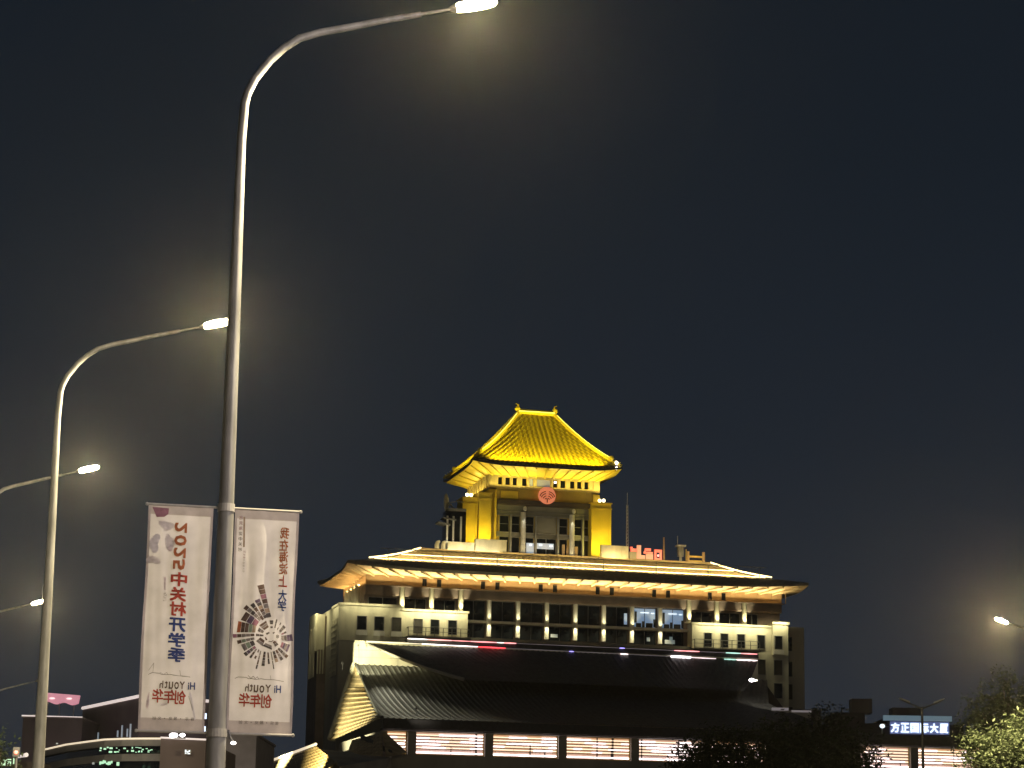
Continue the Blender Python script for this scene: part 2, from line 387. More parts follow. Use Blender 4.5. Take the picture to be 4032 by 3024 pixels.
# main eave: a cove soffit rising outwards, corners lifted
def lift(t): a = abs(t * 2 - 1); return .62 * max(0, (a - .55) / .45) ** 2
E0, E1, VF, VB = -2.9, 56.4, -3.0, 18.4
s = MB(); nseg = 60
def eave_ring(off):                    # points round the four sides at the outer edge
    out = []
    for (a, c, n) in (((E0, VB), (E0, VF), 16), ((E0, VF), (E1, VF), nseg), ((E1, VF), (E1, VB), 16)):
        for k in range(n):
            t = k / n; out.append((a[0] + (c[0] - a[0]) * t, a[1] + (c[1] - a[1]) * t, 39.1 + off + lift(t)))
    out.append((E1, VB, 39.1 + off + lift(1)))
    return out
def wall_ring(z, g=0):
    out = []
    for (a, c, n) in (((-g, 15.4), (-g, -g), 16), ((-g, -g), (53.9 + g, -g), nseg), ((53.9 + g, -g), (53.9 + g, 15.4), 16)):
        for k in range(n): t = k / n; out.append((a[0] + (c[0] - a[0]) * t, a[1] + (c[1] - a[1]) * t, z))
    out.append((53.9 + g, 15.4, z)); return out
s.sheet([wall_ring(38.86, .02), eave_ring(0)])
for k in range(29):                    # ribs between the coffers
    u = 1.0 + k * 1.845; t = (u - E0) / (E1 - E0); uo = E0 + (E1 - E0) * (u / 53.9)
    zo = 39.1 + lift((uo - E0) / (E1 - E0))
    s.hexa([(u - .09, -.04, 38.62), (u + .09, -.04, 38.62), (uo + .09, VF + .05, zo - .22), (uo - .09, VF + .05, zo - .22),
            (u - .09, -.04, 38.9), (u + .09, -.04, 38.9), (uo + .09, VF + .05, zo + .02), (uo - .09, VF + .05, zo + .02)])
for k in range(11):
    v = 14.2 - k * 1.4; vo = VB + (VF - VB) * ((15.4 - v) / 15.4); zo = 39.1 + lift((k + .8) / 11.5)
    s.hexa([(-.04, v - .09, 38.62), (-.04, v + .09, 38.62), (E0 + .05, vo + .09, zo - .2), (E0 + .05, vo - .09, zo - .2),
            (-.04, v - .09, 38.9), (-.04, v + .09, 38.9), (E0 + .05, vo + .09, zo + .02), (E0 + .05, vo - .09, zo + .02)])
s.build('soffit', 'soffit_paint', tower)
r = MB(); ring0 = eave_ring(.012); ring1 = eave_ring(.36)
inner = wall_ring(40.75, -.35)
r.sheet([ring0, ring1, inner]); r.build('eave_roof', 'eave_tile', tower)
# upper roof strip, lit, hipped
rt = MB()
B_ = [(.4, .2, 40.72), (52.6, .2, 40.72), (52.6, 15, 40.72), (.4, 15, 40.72)]
T_ = [(8.3, 7.5, 43.25), (46.9, 7.5, 43.25), (46.9, 15, 43.25), (8.3, 15, 43.25)]
n = 130
rows = []
for j in range(7):
    f = j / 6; row = []
    for k in range(n * 2 + 1):
        t = k / (n * 2); a = Vector(B_[0]).lerp(Vector(B_[1]), t); c = Vector(T_[0]).lerp(Vector(T_[1]), t)
        p = a.lerp(c, f); p.z += (.10 if k % 4 in (1, 2) else 0) - .25 * math.sin(math.pi * f); row.append(p)
    rows.append(row)
rt.sheet(rows)
for s_ in (0, 1):
    a, c, d, e_ = (B_[0], T_[0], T_[3], B_[3]) if s_ == 0 else (B_[1], T_[1], T_[2], B_[2]); rt.poly([a, c, d, e_])
rt.poly([T_[0], T_[1], T_[2], T_[3]]); rt.poly([(12, 15, 43.24), (42, 15, 43.24), (42, 34, 43.24), (12, 34, 43.24)])
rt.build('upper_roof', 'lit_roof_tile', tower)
b = MB(); b.box(.4, 52.6, .2, .5, 40.42, 40.7); b.box(8.1, 47.1, 7.35, 7.8, 43.26, 43.5); b.build('roof_kerb', 'lit_roof_tile', tower)
def on_roof(t, f): return Vector(B_[0]).lerp(Vector(B_[1]), t).lerp(Vector(T_[0]).lerp(Vector(T_[1]), t), f)
for f in (.10, .62):
    led = MB(); led.tube([on_roof(k / 40, f) + Vector((0, -.05, .12 - .25 * math.sin(math.pi * f))) for k in range(41)], .06, 6)
    led.build('led_strip', 'led_warm', tower)
for t in (0, 1):
    led = MB(); led.tube([on_roof(t, k / 8) + Vector((0, -.05, .25 - .2 * math.sin(math.pi * k / 8))) for k in range(0, 9)], .11, 6)
    led.build('led_strip', 'led_warm', tower)
# lights of the main eave
lamp_light('AREA', 'soffit_light', tower, (26.9, -.62, 37.64), 3000, (1, .77, .37), (0, -.75, 1), (53.6, .05))
lamp_light('AREA', 'soffit_light', tower, (-.45, 7.4, 37.62), 520, WARM, (-.3, 0, 1), (.05, 14.5))
lamp_light('AREA', 'roof_light', tower, (26.5, -1.0, 42.0), 2500, (1, .74, .30), (0, 1, -.22), (50, .05), angle=rad(80))
f = MB()
for k in range(8): u = 2.5 + k * 6.86; f.tube([(u, -1.05, 40.1), (u, -1.05, 41.95)], .05, 5)
f.box(1.5, 51.5, -1.1, -1.03, 41.95, 42.03); f.build('light_rail', 'steel', tower)
# lights on the wing blocks
for (u, w_, z, p) in ((-.2, 6.0, 35.25, 75), (8.5, 8.0, 34.85, 250), (46.8, 9.4, 34.7, 270), (53.1, 1.9, 35.2, 55)):
    lamp_light('AREA', 'wall_washer', tower, (u, -2.3, z), p, CREAM, (0, .62, -.9), (w_, .05), angle=rad(150))
for k, u in enumerate(CU):
    if k in (0, 1, 2, 10, 11, 12): lamp_light('SPOT', 'column_light', tower, (u, -.75, 34.75), 620 if k < 3 else 520, CREAM, (0, .42, 1), angle=rad(62), radius=.06)
    else:
        lamp_light('SPOT', 'column_light', tower, (u, -.75, 33.5), 210, CREAM, (0, .75, -1), angle=rad(95), radius=.05)
        lamp_light('SPOT', 'column_light', tower, (u, -.75, 33.8), 130, CREAM, (0, .62, 1), angle=rad(85), radius=.05)
lamp_light('AREA', 'stair_tower_light', tower, (-5.6, 7.0, 35.3), 110, CREAM, (.7, .75, -1), (.8, .3))
lamp_light('AREA', 'side_light', tower, (-4.6, 1.6, 35.1), 60, CREAM, (.8, 0, -1), (.05, 4))

#PAVILION
# ------------------------------------------------------------------ golden pavilion
pv = MB(); pv.box(18.45, 33.35, 13.6, 25.3, 43.0, 54.4); pavilion = pv.build('pavilion', 'ochre_wall', tower)
b = MB(); b.box(18.4, 19.45, 13.0, 13.6, 43.0, 52.5); b.box(32.5, 33.4, 13.0, 13.6, 43.0, 52.5)
b.box(18.3, 18.44, 13.0, 25, 43.0, 52.4); b.build('corner_pilaster', 'yellow_wall', pavilion)
b = MB(); b.box(18.4, 33.4, 12.95, 13.6, 52.75, 53.12); b.box(18.4, 33.4, 12.95, 13.6, 54.22, 54.45)
b.box(18.3, 19.4, 12.95, 13.6, 53.12, 54.22); b.box(32.5, 33.4, 12.95, 13.6, 53.12, 54.22)
b.box(18.25, 18.44, 13.0, 25.2, 52.6, 54.4)
for k in range(8): b.box(18.12, 18.25, 13.8 + k * 1.4, 14.25 + k * 1.4, 52.5, 54.4)
b.build('top_band', 'band_wall', pavilion)
b = MB(); b.box(19.45, 32.5, 13.2, 13.6, 51.3, 52.75); b.build('sign_band', 'ochre_wall', pavilion)
b = MB(); b.box(19.45, 32.6, 12.55, 13.6, 50.55, 51.2); b.box(19.6, 22.0, 12.5, 12.55, 50.95, 51.1); b.build('dark_beam', 'mall_dark', pavilion)
b = MB(); b.box(20.0, 22.3, 12.9, 13.2, 51.35, 52.35); b.build('gold_plate', 'yellow_wall', pavilion)
b = MB(); b.box(19.45, 32.5, 13.3, 13.6, 49.25, 50.55); b.box(24.97, 27.6, 13.3, 13.6, 46.42, 49.25); b.box(19.45, 32.5, 13.3, 13.6, 46.42, 46.98)
b.build('grey_panel', 'grey_panel', pavilion)
b = MB()
for u in (21.4, 24.8, 27.8, 31.2): b.box(u - .13, u + .13, 13.0, 13.3, 43.2, 49.3)
b.box(19.45, 32.5, 13.18, 13.3, 49.18, 49.32); b.box(19.45, 32.5, 13.18, 13.3, 49.7, 49.78); b.box(19.45, 32.5, 13.18, 13.3, 46.9, 47.0)
b.build('mullion', 'steel', pavilion)
for u in (23.0, 29.62):
    c = MB(); c.tube([(u, 12.85, 43.2), (u, 12.85, 49.6)], .36, 12)
    for k in range(9): c.tube([(u, 12.85, 43.6 + k * .66), (u, 12.85, 43.7 + k * .66)], .39, 12)
    c.build('column', 'white_metal', pavilion)
    c = MB(); c.ball((u + .15, 12.5, 50.05), .26, 10, (1, 1, 1.35)); c.build('lantern', 'white_metal', pavilion)
for (u0, u1) in ((18.99, 20.23), (20.55, 21.65), (22.37, 23.54), (26.94, 28.06), (28.91, 29.97), (30.23, 31.29)):
    a, c = 18.39 + (u0 - 17.43) * 1.0135, 18.39 + (u1 - 17.43) * 1.0135
    a = max(a, 19.5); c = min(c, 32.45)
    window(pavilion, a, c, 47.02, 49.15, 13.55, bars=(0, 1), fw=.05); window(pavilion, a, c, 43.3, 46.4, 13.55, bars=(0, 0), fw=.05)
window(pavilion, 24.95, 27.65, 43.3, 46.4, 13.55, bars=(1, 0), fw=.05)
f = MB(); f.box(23.6, 24.6, 13.3, 13.4, 44.3, 45.7); f.box(25.0, 27.3, 13.3, 13.4, 45.0, 45.75); f.build('lit_room', 'room_blue', pavilion)
f = MB(); f.box(24.0, 24.3, 13.2, 13.28, 45.35, 45.55); f.box(25.3, 25.7, 13.2, 13.28, 45.4, 45.6); f.box(26.7, 27.1, 13.2, 13.28, 45.35, 45.55); f.box(24.0, 24.4, 13.2, 13.28, 44.0, 44.2)
f.build('ceiling_tube', 'tube_blue', pavilion)
f = MB(); f.box(28.4, 28.75, 13.1, 13.3, 44.3, 45.7); f.box(29.0, 29.2, 13.1, 13.3, 44.1, 45.6); f.box(30.1, 30.5, 13.1, 13.3, 44.2, 45.5); f.build('curtain', 'frieze_wall', pavilion)
TW = [(18.61, 19.22), (19.57, 20.26), (20.55, 21.17), (21.79, 22.48), (22.77, 23.39), (23.76, 25.69), (25.95, 26.61), (26.94, 27.66), (28.23, 28.92), (29.18, 29.84), (30.17, 30.77)]
for k, (u0, u1) in enumerate(TW):
    a, c = 18.39 + (u0 - 17.43) * 1.0135, 18.39 + (u1 - 17.43) * 1.0135
    window(pavilion, a, c, 53.14, 54.2, 13.3, 'room_blue_dim' if k in (4, 5) else None, fm='yellow_wall', fw=.06)
b = MB(); last = 19.4
for (u0, u1) in TW + [(31.3, 31.3)]:
    a, c = 18.39 + (u0 - 17.43) * 1.0135, 18.39 + (u1 - 17.43) * 1.0135
    b = MB(); b.box(last, a, 13.0, 13.55, 53.12, 54.22); last = c; b.build('window_pier', 'band_wall', pavilion)
f = MB(); f.box(27.2, 27.5, 13.12, 13.2, 53.75, 54.0); f.build('ceiling_tube', 'tube_white', pavilion)
# round emblem of stacked arcs
em = MB()
em.tube([(26.1, 12.42, 51.95), (26.1, 12.75, 51.95)], 1.14, 32); emblem = em.build('emblem', 'emblem_red', pavilion)
em = MB()
for rr, c0 in ((.30, 51.35), (.56, 51.42), (.82, 51.5), (1.02, 51.62)):
    for s_ in (-1, 1):
        em.tube([(26.1 + s_ * rr * math.cos(rad(a)), 12.38, c0 + rr * math.sin(rad(a)) * .85) for a in range(12, 79, 11)], .075, 5)
em.tube([(26.1, 12.38, 51.0), (26.1, 12.38, 51.5)], .09, 5)
em.build('emblem_arcs', 'emblem_arc', emblem)
# flanking piers with ball floodlights on their heads
for (u0, u1, v0, zt) in ((16.75, 18.38, 11.6, 51.6), (14.75, 16.75, 12.4, 51.0), (32.0, 34.7, 12.0, 51.2)):
    p_ = MB(); p_.box(u0, u1, v0, 15.5, 43.2, zt); p_.box(u0 - .08, u1 + .08, v0 - .12, 15.5, zt - .75, zt - .6); p_.box(u0 - .1, u1 + .1, v0 - .15, 15.6, zt, zt + .14)
    if u0 > 30 or u0 < 15: p_.box(u0, u0 + .3, v0 - .1, v0, 43.2, zt - .75); p_.box(u1 - .3, u1, v0 - .1, v0, 43.2, zt - .75)
    p_.build('pier', 'yellow_wall', pavilion)
fx = MB()
for (u, z) in ((15.3, 51.35), (15.85, 51.35), (33.2, 51.55), (33.75, 51.6)): fx.ball((u, 12.3, z + .08), .24, 10)
fx.build('floodlight', 'fixture', pavilion)
# the hipped roof: cove soffit, dark eave edge, concave tile slopes, ridges
PE = (15.55, 35.6, 10.3, 27.9); PW = (18.3, 33.45, 12.95, 25.4)
PR0, PR1, PRV, PRZ = 23.7, 28.7, 19.1, 64.0
def plift(t): a = abs(t * 2 - 1); return .45 * max(0, (a - .5) / .5) ** 2
def pring(z, g, lf, n=24):
    u0, u1, v0, v1 = g; out = []
    for (a, c) in (((u0, v1), (u0, v0)), ((u0, v0), (u1, v0)), ((u1, v0), (u1, v1)), ((u1, v1), (u0, v1))):
        for k in range(n): t = k / n; out.append((a[0] + (c[0] - a[0]) * t, a[1] + (c[1] - a[1]) * t, z + (plift(t) if lf else 0)))
    out.append(out[0]); return out
s = MB(); s.sheet([pring(54.4, PW, 0), pring(55.2, PE, 1)])
for k in range(13):
    f = (k + .5) / 13; u = PW[0] + (PW[1] - PW[0]) * f; uo = PE[0] + (PE[1] - PE[0]) * f; zo = 55.2 + plift(f)
    s.hexa([(u - .1, 12.9, 54.2), (u + .1, 12.9, 54.2), (uo + .1, 10.4, zo - .2), (uo - .1, 10.4, zo - .2), (u - .1, 12.9, 54.42), (u + .1, 12.9, 54.42), (uo + .1, 10.4, zo), (uo - .1, 10.4, zo)])
for k in range(5):
    f = (k + .5) / 5; v = PW[2] + (PW[3] - PW[2]) * f; vo = PE[2] + (PE[3] - PE[2]) * f; zo = 55.2 + plift(f)
    s.hexa([(18.25, v - .1, 54.2), (18.25, v + .1, 54.2), (15.65, vo + .1, zo - .2), (15.65, vo - .1, zo - .2), (18.25, v - .1, 54.42), (18.25, v + .1, 54.42), (15.65, vo + .1, zo), (15.65, vo - .1, zo)])
s.build('soffit', 'gold_ridge', pavilion)
s = MB(); s.sheet([pring(55.21, (PE[0] - .03, PE[1] + .03, PE[2] - .03, PE[3] + .03), 1), pring(55.50, (PE[0] - .03, PE[1] + .03, PE[2] - .03, PE[3] + .03), 1)])
n_ = 120
for k in range(n_): t = (k + .5) / n_; u = PE[0] + (PE[1] - PE[0]) * t; s.tube([(u, 10.15, 55.62 + plift(t)), (u, 10.4, 55.66 + plift(t))], .075, 6)
s.build('eave_edge', 'dark_roof', pavilion)
def pav_pt(side, t, f):                # f 0 at the eave, 1 at the ridge; concave profile
    h = 55.62 + (PRZ - 55.62) * (.84 * f + .16 * f ** 2) + plift(t) * (1 - f) ** 3
    if side == 0: e0, e1, r0, r1 = (PE[0], PE[2]), (PE[1], PE[2]), (PR0, PRV), (PR1, PRV)
    elif side == 1: e0, e1, r0, r1 = (PE[1], PE[2]), (PE[1], PE[3]), (PR1, PRV), (PR1, PRV)
    elif side == 2: e0, e1, r0, r1 = (PE[1], PE[3]), (PE[0], PE[3]), (PR1, PRV), (PR0, PRV)
    else: e0, e1, r0, r1 = (PE[0], PE[3]), (PE[0], PE[2]), (PR0, PRV), (PR0, PRV)
    g_ = f ** (.94 + .0 * t)
    x = (e0[0] + (e1[0] - e0[0]) * t) * (1 - g_) + (r0[0] + (r1[0] - r0[0]) * t) * g_
    y = (e0[1] + (e1[1] - e0[1]) * t) * (1 - g_) + (r0[1] + (r1[1] - r0[1]) * t) * g_
    return Vector((x, y, h))
s = MB()
for side in range(4):
    m = 120 if side in (0, 2) else 100; rows = []
    for j in range(15):
        f = j / 14; row = []
        u0, u1 = pav_pt(side, 0, f), pav_pt(side, 1, f)
        for k in range(m * 2 + 1):
            t = k / (m * 2); p = pav_pt(side, t, f)
            along = (p.x if side in (0, 2) else p.y)      # barrel tiles run straight up the slope
            p.z += .13 * max(0, math.sin(along * 2 * math.pi / .66)); row.append(p)
        rows.append(row)
    i0 = len(s.v); n0 = len(s.f); s.sheet(rows)
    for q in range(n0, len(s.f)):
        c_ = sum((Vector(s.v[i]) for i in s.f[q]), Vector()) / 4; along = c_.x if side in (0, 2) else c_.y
        if math.sin(along * 2 * math.pi / .66) < -.1: s.m[q] = 1  # trough tiles take a darker glaze that stands in for groove shade
s.build('tiled_roof', ['gold_tile', 'gold_trough_shade'], pavilion)
s = MB()
for (sd, t) in ((0, 0), (0, 1), (2, 0), (2, 1)):
    s.tube([pav_pt(sd, t, .14 + .86 * k / 12) + Vector((0, 0, .16)) for k in range(13)], [.26] * 12 + [.3], 8)
    p = pav_pt(sd, t, .13); s.ball(p + Vector((0, 0, .35)), .36, 8, (1, 1, 1.2))
    s.tube([pav_pt(sd, t, .14 * k / 5) + Vector((0, 0, .10)) for k in range(6)], .13, 6)
    for k in range(3): q = pav_pt(sd, t, .02 + .03 * k); s.ball(q + Vector((0, 0, .3)), .11, 6, (1, 1, 1.5))
s.tube([(PR0 - .2, PRV, PRZ + .2), (PR1 + .2, PRV, PRZ + .2)], .34, 8)
s.box(PR0, PR1, PRV - .14, PRV + .14, PRZ + .3, PRZ + .62)
for u, d in ((PR0 - .1, -1), (PR1 + .1, 1)):
    s.ball((u, PRV, PRZ + .62), .42, 10, (1, .7, .95)); s.tube([(u, PRV, PRZ + .7), (u - d * .1, PRV, PRZ + 1.15), (u + d * .25, PRV, PRZ + 1.35)], [.2, .14, .06], 6)
s.build('ridge', 'gold_ridge', pavilion, smooth=True)
s = MB()
for (sd, t) in ((0, 0), (0, 1), (2, 1)):
    o_ = Vector((0, -.16, .34)); s.tube([pav_pt(sd, t, .16 + .8 * k / 12) + o_ for k in range(13)], .07, 6)
s.tube([(PR0, PRV - .36, PRZ + .3), (PR1, PRV - .36, PRZ + .3)], .07, 6)
s.build('led_strip', 'led_yellow', pavilion)
f = MB(); f.ball((35.0, 10.7, 56.55), .22, 8); f.box(34.9, 35.1, 10.65, 10.75, 55.6, 56.4); f.build('floodlight', 'flare_white', pavilion)
# lights of the pavilion
YEL = (1, .80, .05)
lamp_light('AREA', 'roof_light', pavilion, (25.6, 9.9, 56.15), 1150, YEL, (0, .8, .62), (15, .15), angle=rad(110))
lamp_light('AREA', 'roof_light', pavilion, (15.2, 19, 56.15), 420, YEL, (.8, 0, .62), (.15, 12), angle=rad(110))
lamp_light('AREA', 'soffit_light', pavilion, (25.9, 12.5, 52.75), 520, (1, .80, .20), (0, -.45, 1), (14.6, .1))
lamp_light('AREA', 'soffit_light', pavilion, (17.8, 19, 52.6), 240, (1, .76, .20), (-.45, 0, 1), (.1, 11))
for u in (15.6, 33.4): lamp_light('SPOT', 'flood_light', pavilion, (u, 11.9, 51.8), 420, (1, .78, .2), (0, -.1, 1), angle=rad(110), radius=.2)
for (u, d, p_) in ((16.9, (.12, 1, .5), 560), (33.3, (0, 1, .5), 560)):
    lamp_light('SPOT', 'flood_light', pavilion, (u, 9.0, 44.9), p_ * 1.6, (1, .80, .10), d, angle=rad(95), radius=.15)
for u in (23.0, 29.62): lamp_light('SPOT', 'column_light', pavilion, (u, 12.1, 49.0), 60, (1, .95, .75), (0, .28, -1), angle=rad(60), radius=.1)
lamp_light('AREA', 'facade_light', pavilion, (26, 10.5, 43.9), 45, (1, .93, .7), (0, .8, .6), (12, .1))

#ROOFTOP
# ------------------------------------------------------------------ things standing on the main roof
def Lw(u, v, z): return O + Vector((u * math.cos(YAW) - v * math.sin(YAW), u * math.sin(YAW) + v * math.cos(YAW), z))
def roof_thing(name, label, cat, u, v, z, group=None): return thing(name, label, cat, Lw(u, v, z), YAW, group)
t = roof_thing('rooftop_parapet', 'low pale stone parapet with rounded scroll end beside the golden pavilion', 'parapet', 12, 8.6, 43.26)
b = MB(); b.box(.0, 3.5, -.2, .2, 0, 1.2); b.box(-.1, 3.6, -.28, .28, 1.2, 1.38); b.build('rail_block', 'cream_wall', t)
b = MB(); b.box(3.62, 7.7, -.3, .3, 0, 1.75); b.box(3.6, 7.75, -.36, .36, 1.75, 1.9); b.build('wall_block', 'cream_wall', t)
b = MB()
for x in (-1.35, -.55): b.tube([(x, 0, 0), (x, 0, .9), (x + .1, 0, 1.25), (x + .35, 0, 1.4)], [.3, .3, .26, .16], 8)
b.build('scroll_end', 'cream_wall', t)
lamp_light('AREA', 'parapet_light', t, (3.2, -1.3, .25), 62, (1, .92, .62), (0, 1, .6), (7, .05))
t = roof_thing('rooftop_parapet', 'warm lit low parapet between the golden pavilion and the red rooftop letters', 'parapet', 32.3, 8.6, 43.26)
b = MB(); b.box(0, 2.75, -.25, .25, .35, 1.95); b.box(2.75, 3.7, -.3, .3, .1, 1.95); b.build('wall_block', 'cream_wall', t)
lamp_light('AREA', 'parapet_light', t, (1.6, -1.3, .25), 50, (1, .72, .30), (0, 1, .6), (3, .05))
t = roof_thing('rooftop_sign', 'red and salmon glowing rooftop letters beside the golden pavilion', 'sign', 36.3, 8.8, 43.3)
b = MB(); b.box(0, .95, 0, .3, .35, 1.3); b.build('plinth', 'cream_wall', t)
b = MB(); b.box(.15, .95, 0, .25, 1.35, 1.72); b.box(.1, .4, 0, .25, 1.72, 1.95); b.build('letter', 'sign_red', t)
b = MB(); b.box(1.02, 1.55, 0, .25, .55, 2.2); b.box(1.02, 2.1, 0, .25, .3, .9); b.build('letter', 'sign_salmon', t)
b = MB()
b.box(2.0, 2.2, 0, .25, 1.15, 1.5); b.box(1.95, 3.15, 0, .25, 1.15, 1.38); b.box(2.1, 2.9, 0, .25, 1.5, 1.85); b.build('letter', 'sign_red', t)
b = MB(); b.box(2.25, 3.2, 0, .25, .35, 1.1); b.build('letter', 'sign_salmon', t)
b = MB(); b.box(3.4, 3.65, 0, .25, .4, 1.75); b.box(4.15, 4.4, 0, .25, .4, 1.75); b.box(3.65, 4.15, 0, .25, 1.4, 1.75); b.box(3.65, 4.15, 0, .25, .4, .65); b.build('letter', 'sign_red', t)
b = MB(); b.box(3.8, 4.02, 0, .2, .85, 1.1); b.build('letter_dot', 'pink_hot', t)
b = MB(); b.box(.0, 4.4, .3, .4, .0, .3); b.build('support', 'steel', t)
t = roof_thing('roof_post', 'pale vertical post at the end of the red rooftop letters', 'post', 40.95, 8.8, 43.3)
b = MB(); b.tube([(0, 0, .2), (0, 0, 3.4)], [.16, .09], 8); b.build('shaft', 'frieze_wall', t); b = MB(); b.box(-.25, .25, -.25, .25, 0, .2); b.build('foot', 'steel', t)
t = roof_thing('antenna_mast', 'thin lattice antenna mast behind the red rooftop letters', 'antenna', 36.3, 10, 43.3)
b = MB()
for q in ((-.16, -.1), (.16, -.1), (0, .18)): b.tube([(q[0], q[1], 0), (q[0] * .5, q[1] * .5, 7.6)], .035, 5)
for k in range(16):
    z = .3 + k * .45; f = 1 - .5 * z / 7.6; b.tube([(-.16 * f, -.1 * f, z), (.16 * f, -.1 * f, z + .45)], .028, 4)
b.build('lattice', 'white_metal', t); b = MB(); b.tube([(0, 0, 7.6), (0, 0, 9.2)], .03, 5); b.build('whip', 'white_metal', t)
t = roof_thing('roof_ventilator', 'capped dark ventilator column on the roof between post and frame', 'ventilator', 43.3, 9, 43.3)
b = MB(); b.tube([(0, 0, 0), (0, 0, 1.0)], .2, 8); b.tube([(0, 0, 1.0), (0, 0, 2.3)], [.42, .46], 10); b.build('stack', 'steel', t)
b = MB(); b.box(-.6, .6, -.5, .5, 2.3, 2.5); b.tube([(-.4, 0, 2.5), (-.42, 0, 3.7)], .04, 5); b.build('cap', 'white_metal', t)
t = roof_thing('equipment_frame', 'lit steel equipment frame with two posts beside the capped ventilator', 'roof equipment', 44.2, 9, 43.3)
for x in (.12, 2.25): b = MB(); b.tube([(x, 0, .4), (x, 0, 1.75)], .2, 8); b.build('post', 'frieze_wall', t)
b = MB(); b.box(-.2, -.08, -.05, .05, .5, 2.0); b.box(.3, 2.05, -.1, .1, .95, 1.2); b.box(.3, 2.1, .0, .5, .0, .6); b.build('frame', 'ochre_wall', t)
lamp_light('POINT', 'equipment_light', t, (1.1, -1.2, .5), 40, (1, .74, .4), radius=.1)
t = roof_thing('satellite_dish', 'grey satellite dish tilted on a mount beside the golden pavilion', 'satellite dish', 13.0, 11, 43.3)
b = MB()
rows = []
for j in range(6):
    rr = 1.25 * j / 5; row = []
    for k in range(21): a = 2 * math.pi * k / 20; row.append(Vector((-.55 - .25 * (rr / 1.25) ** 2 + .0 + .38 * rr * math.cos(a), -.3 + .55 * rr * math.cos(a), 6.7 + rr * math.sin(a) * .95)))
    rows.append(row)
b.sheet(rows); b.tube([Vector((-.55, -.3, 6.7)), Vector((.1, 0, 6.2)), Vector((.15, 0, 4.9))], .12, 6)
b.build('reflector', 'grey_panel', t)
b = MB(); b.tube([(.15, 0, 0), (.15, 0, 4.9)], .2, 8); b.box(-.4, .8, -.3, .3, 4.9, 5.7); b.tube([(-.5, -.35, 6.7), (.6, -.6, 6.85), (1.5, -.4, 6.85)], .06, 5); b.build('mount', 'grey_panel', t)
t = roof_thing('roof_kiosk', 'small glazed rooftop kiosk with pale posts under the satellite dish', 'kiosk', 11.2, 10.2, 43.3)
for x in (1.1, 1.9, 2.9): b = MB(); b.tube([(x, 0, 1.3), (x, 0, 4.9)], .13, 8); b.build('post', 'white_metal', t)
b = MB(); b.box(.9, 3.6, .25, 2.0, 1.2, 5.6); b.build('glazing', 'glass', t)
b = MB(); b.box(.8, 3.7, -.2, 2.1, 0, 1.2); b.build('base', 'grey_panel', t)
b = MB(); b.hexa([(-.2, -.4, 3.95), (1.4, -.4, 3.6), (1.4, 1.5, 3.6), (-.2, 1.5, 3.95), (-.2, -.4, 4.1), (1.4, -.4, 3.8), (1.4, 1.5, 3.8), (-.2, 1.5, 4.1)])
b.hexa([(.5, -.3, 4.55), (2.2, -.3, 4.3), (2.2, 1.5, 4.3), (.5, 1.5, 4.55), (.5, -.3, 4.7), (2.2, -.3, 4.5), (2.2, 1.5, 4.5), (.5, 1.5, 4.7)])
b.box(1.2, 3.5, -.3, 2.0, 5.6, 5.9); b.build('roof_slab', 'grey_panel', t)
lamp_light('POINT', 'kiosk_light', t, (.6, -1.5, 1.5), 40, (1, .92, .7), radius=.1)

#HALL
# ================================================================== low hall in front with sweeping dark roof and lit windows
hall = thing('low_hall', 'low hall with sweeping dark tiled roof, coloured led lines and glowing striped windows', 'building', O, YAW)
KV = -53.0
def slope_pt(u, f, left=True):         # f 0 at the back wall, 1 at the eave
    v = -26 + (KV + 26) * f
    z = 17.85 + (25.45 - 17.85) * (1 - f) ** 1.45
    return Vector((u, v, z))
def roof_left(f): return -5.75 - 2.05 * f ** 1.6
def roof_right(f): return 42.3 - 9.4 * min(f, .34) + 9.0 * max(0, f - .34)
rows = []
for j in range(19):
    f = j / 18; row = []; a, c = roof_left(f), roof_right(f)
    nu = 520
    for k in range(nu + 1):
        u = a + (c - a) * k / nu; p = slope_pt(u, f); p.z += .085 * max(0, math.sin(u * 2 * math.pi / .62)); row.append(p)
    rows.append(row)
s = MB(); s.sheet(rows); s.build('tiled_roof', 'grey_roof_tile', hall)
# steep left hip face with scalloped tiles, and its ridges
def hip_pt(s_, f):                     # s_ 0 front edge, 1 back edge
    a = Vector((roof_left(f), -26 + (KV + 26) * f, slope_pt(0, f).z)) - Vector((.02, 0, 0)); c = Vector((-5.8 - 2.6 * f, -26 - 2.0 * f, 25.45 - 8.5 * f - .0 * f)); return a.lerp(c, s_)
s = MB(); rows = []
for j in range(61):
    f = j / 60; row = []
    for k in range(81):
        p = hip_pt(k / 80, f); p.x -= .30 * ((j % 4) / 4) * (1 if f > .35 else .3) + .17 * abs(math.sin(k * .62 + (j // 4) * 1.57)) * (f > .3); row.append(p)
    rows.append(row)
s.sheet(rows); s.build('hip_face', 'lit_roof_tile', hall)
s = MB(); s.tube([hip_pt(1, k / 16) + Vector((-.1, 0, .1)) for k in range(17)], [.25 + .25 * k / 16 for k in range(17)], 8)
s.build('hip_ridge', 'cream_wall', hall, smooth=True)
s = MB(); s.tube([hip_pt(0, k / 16) + Vector((0, 0, .08)) for k in range(17)], .16, 6); s.build('hip_ridge', 'grey_roof_tile', hall)
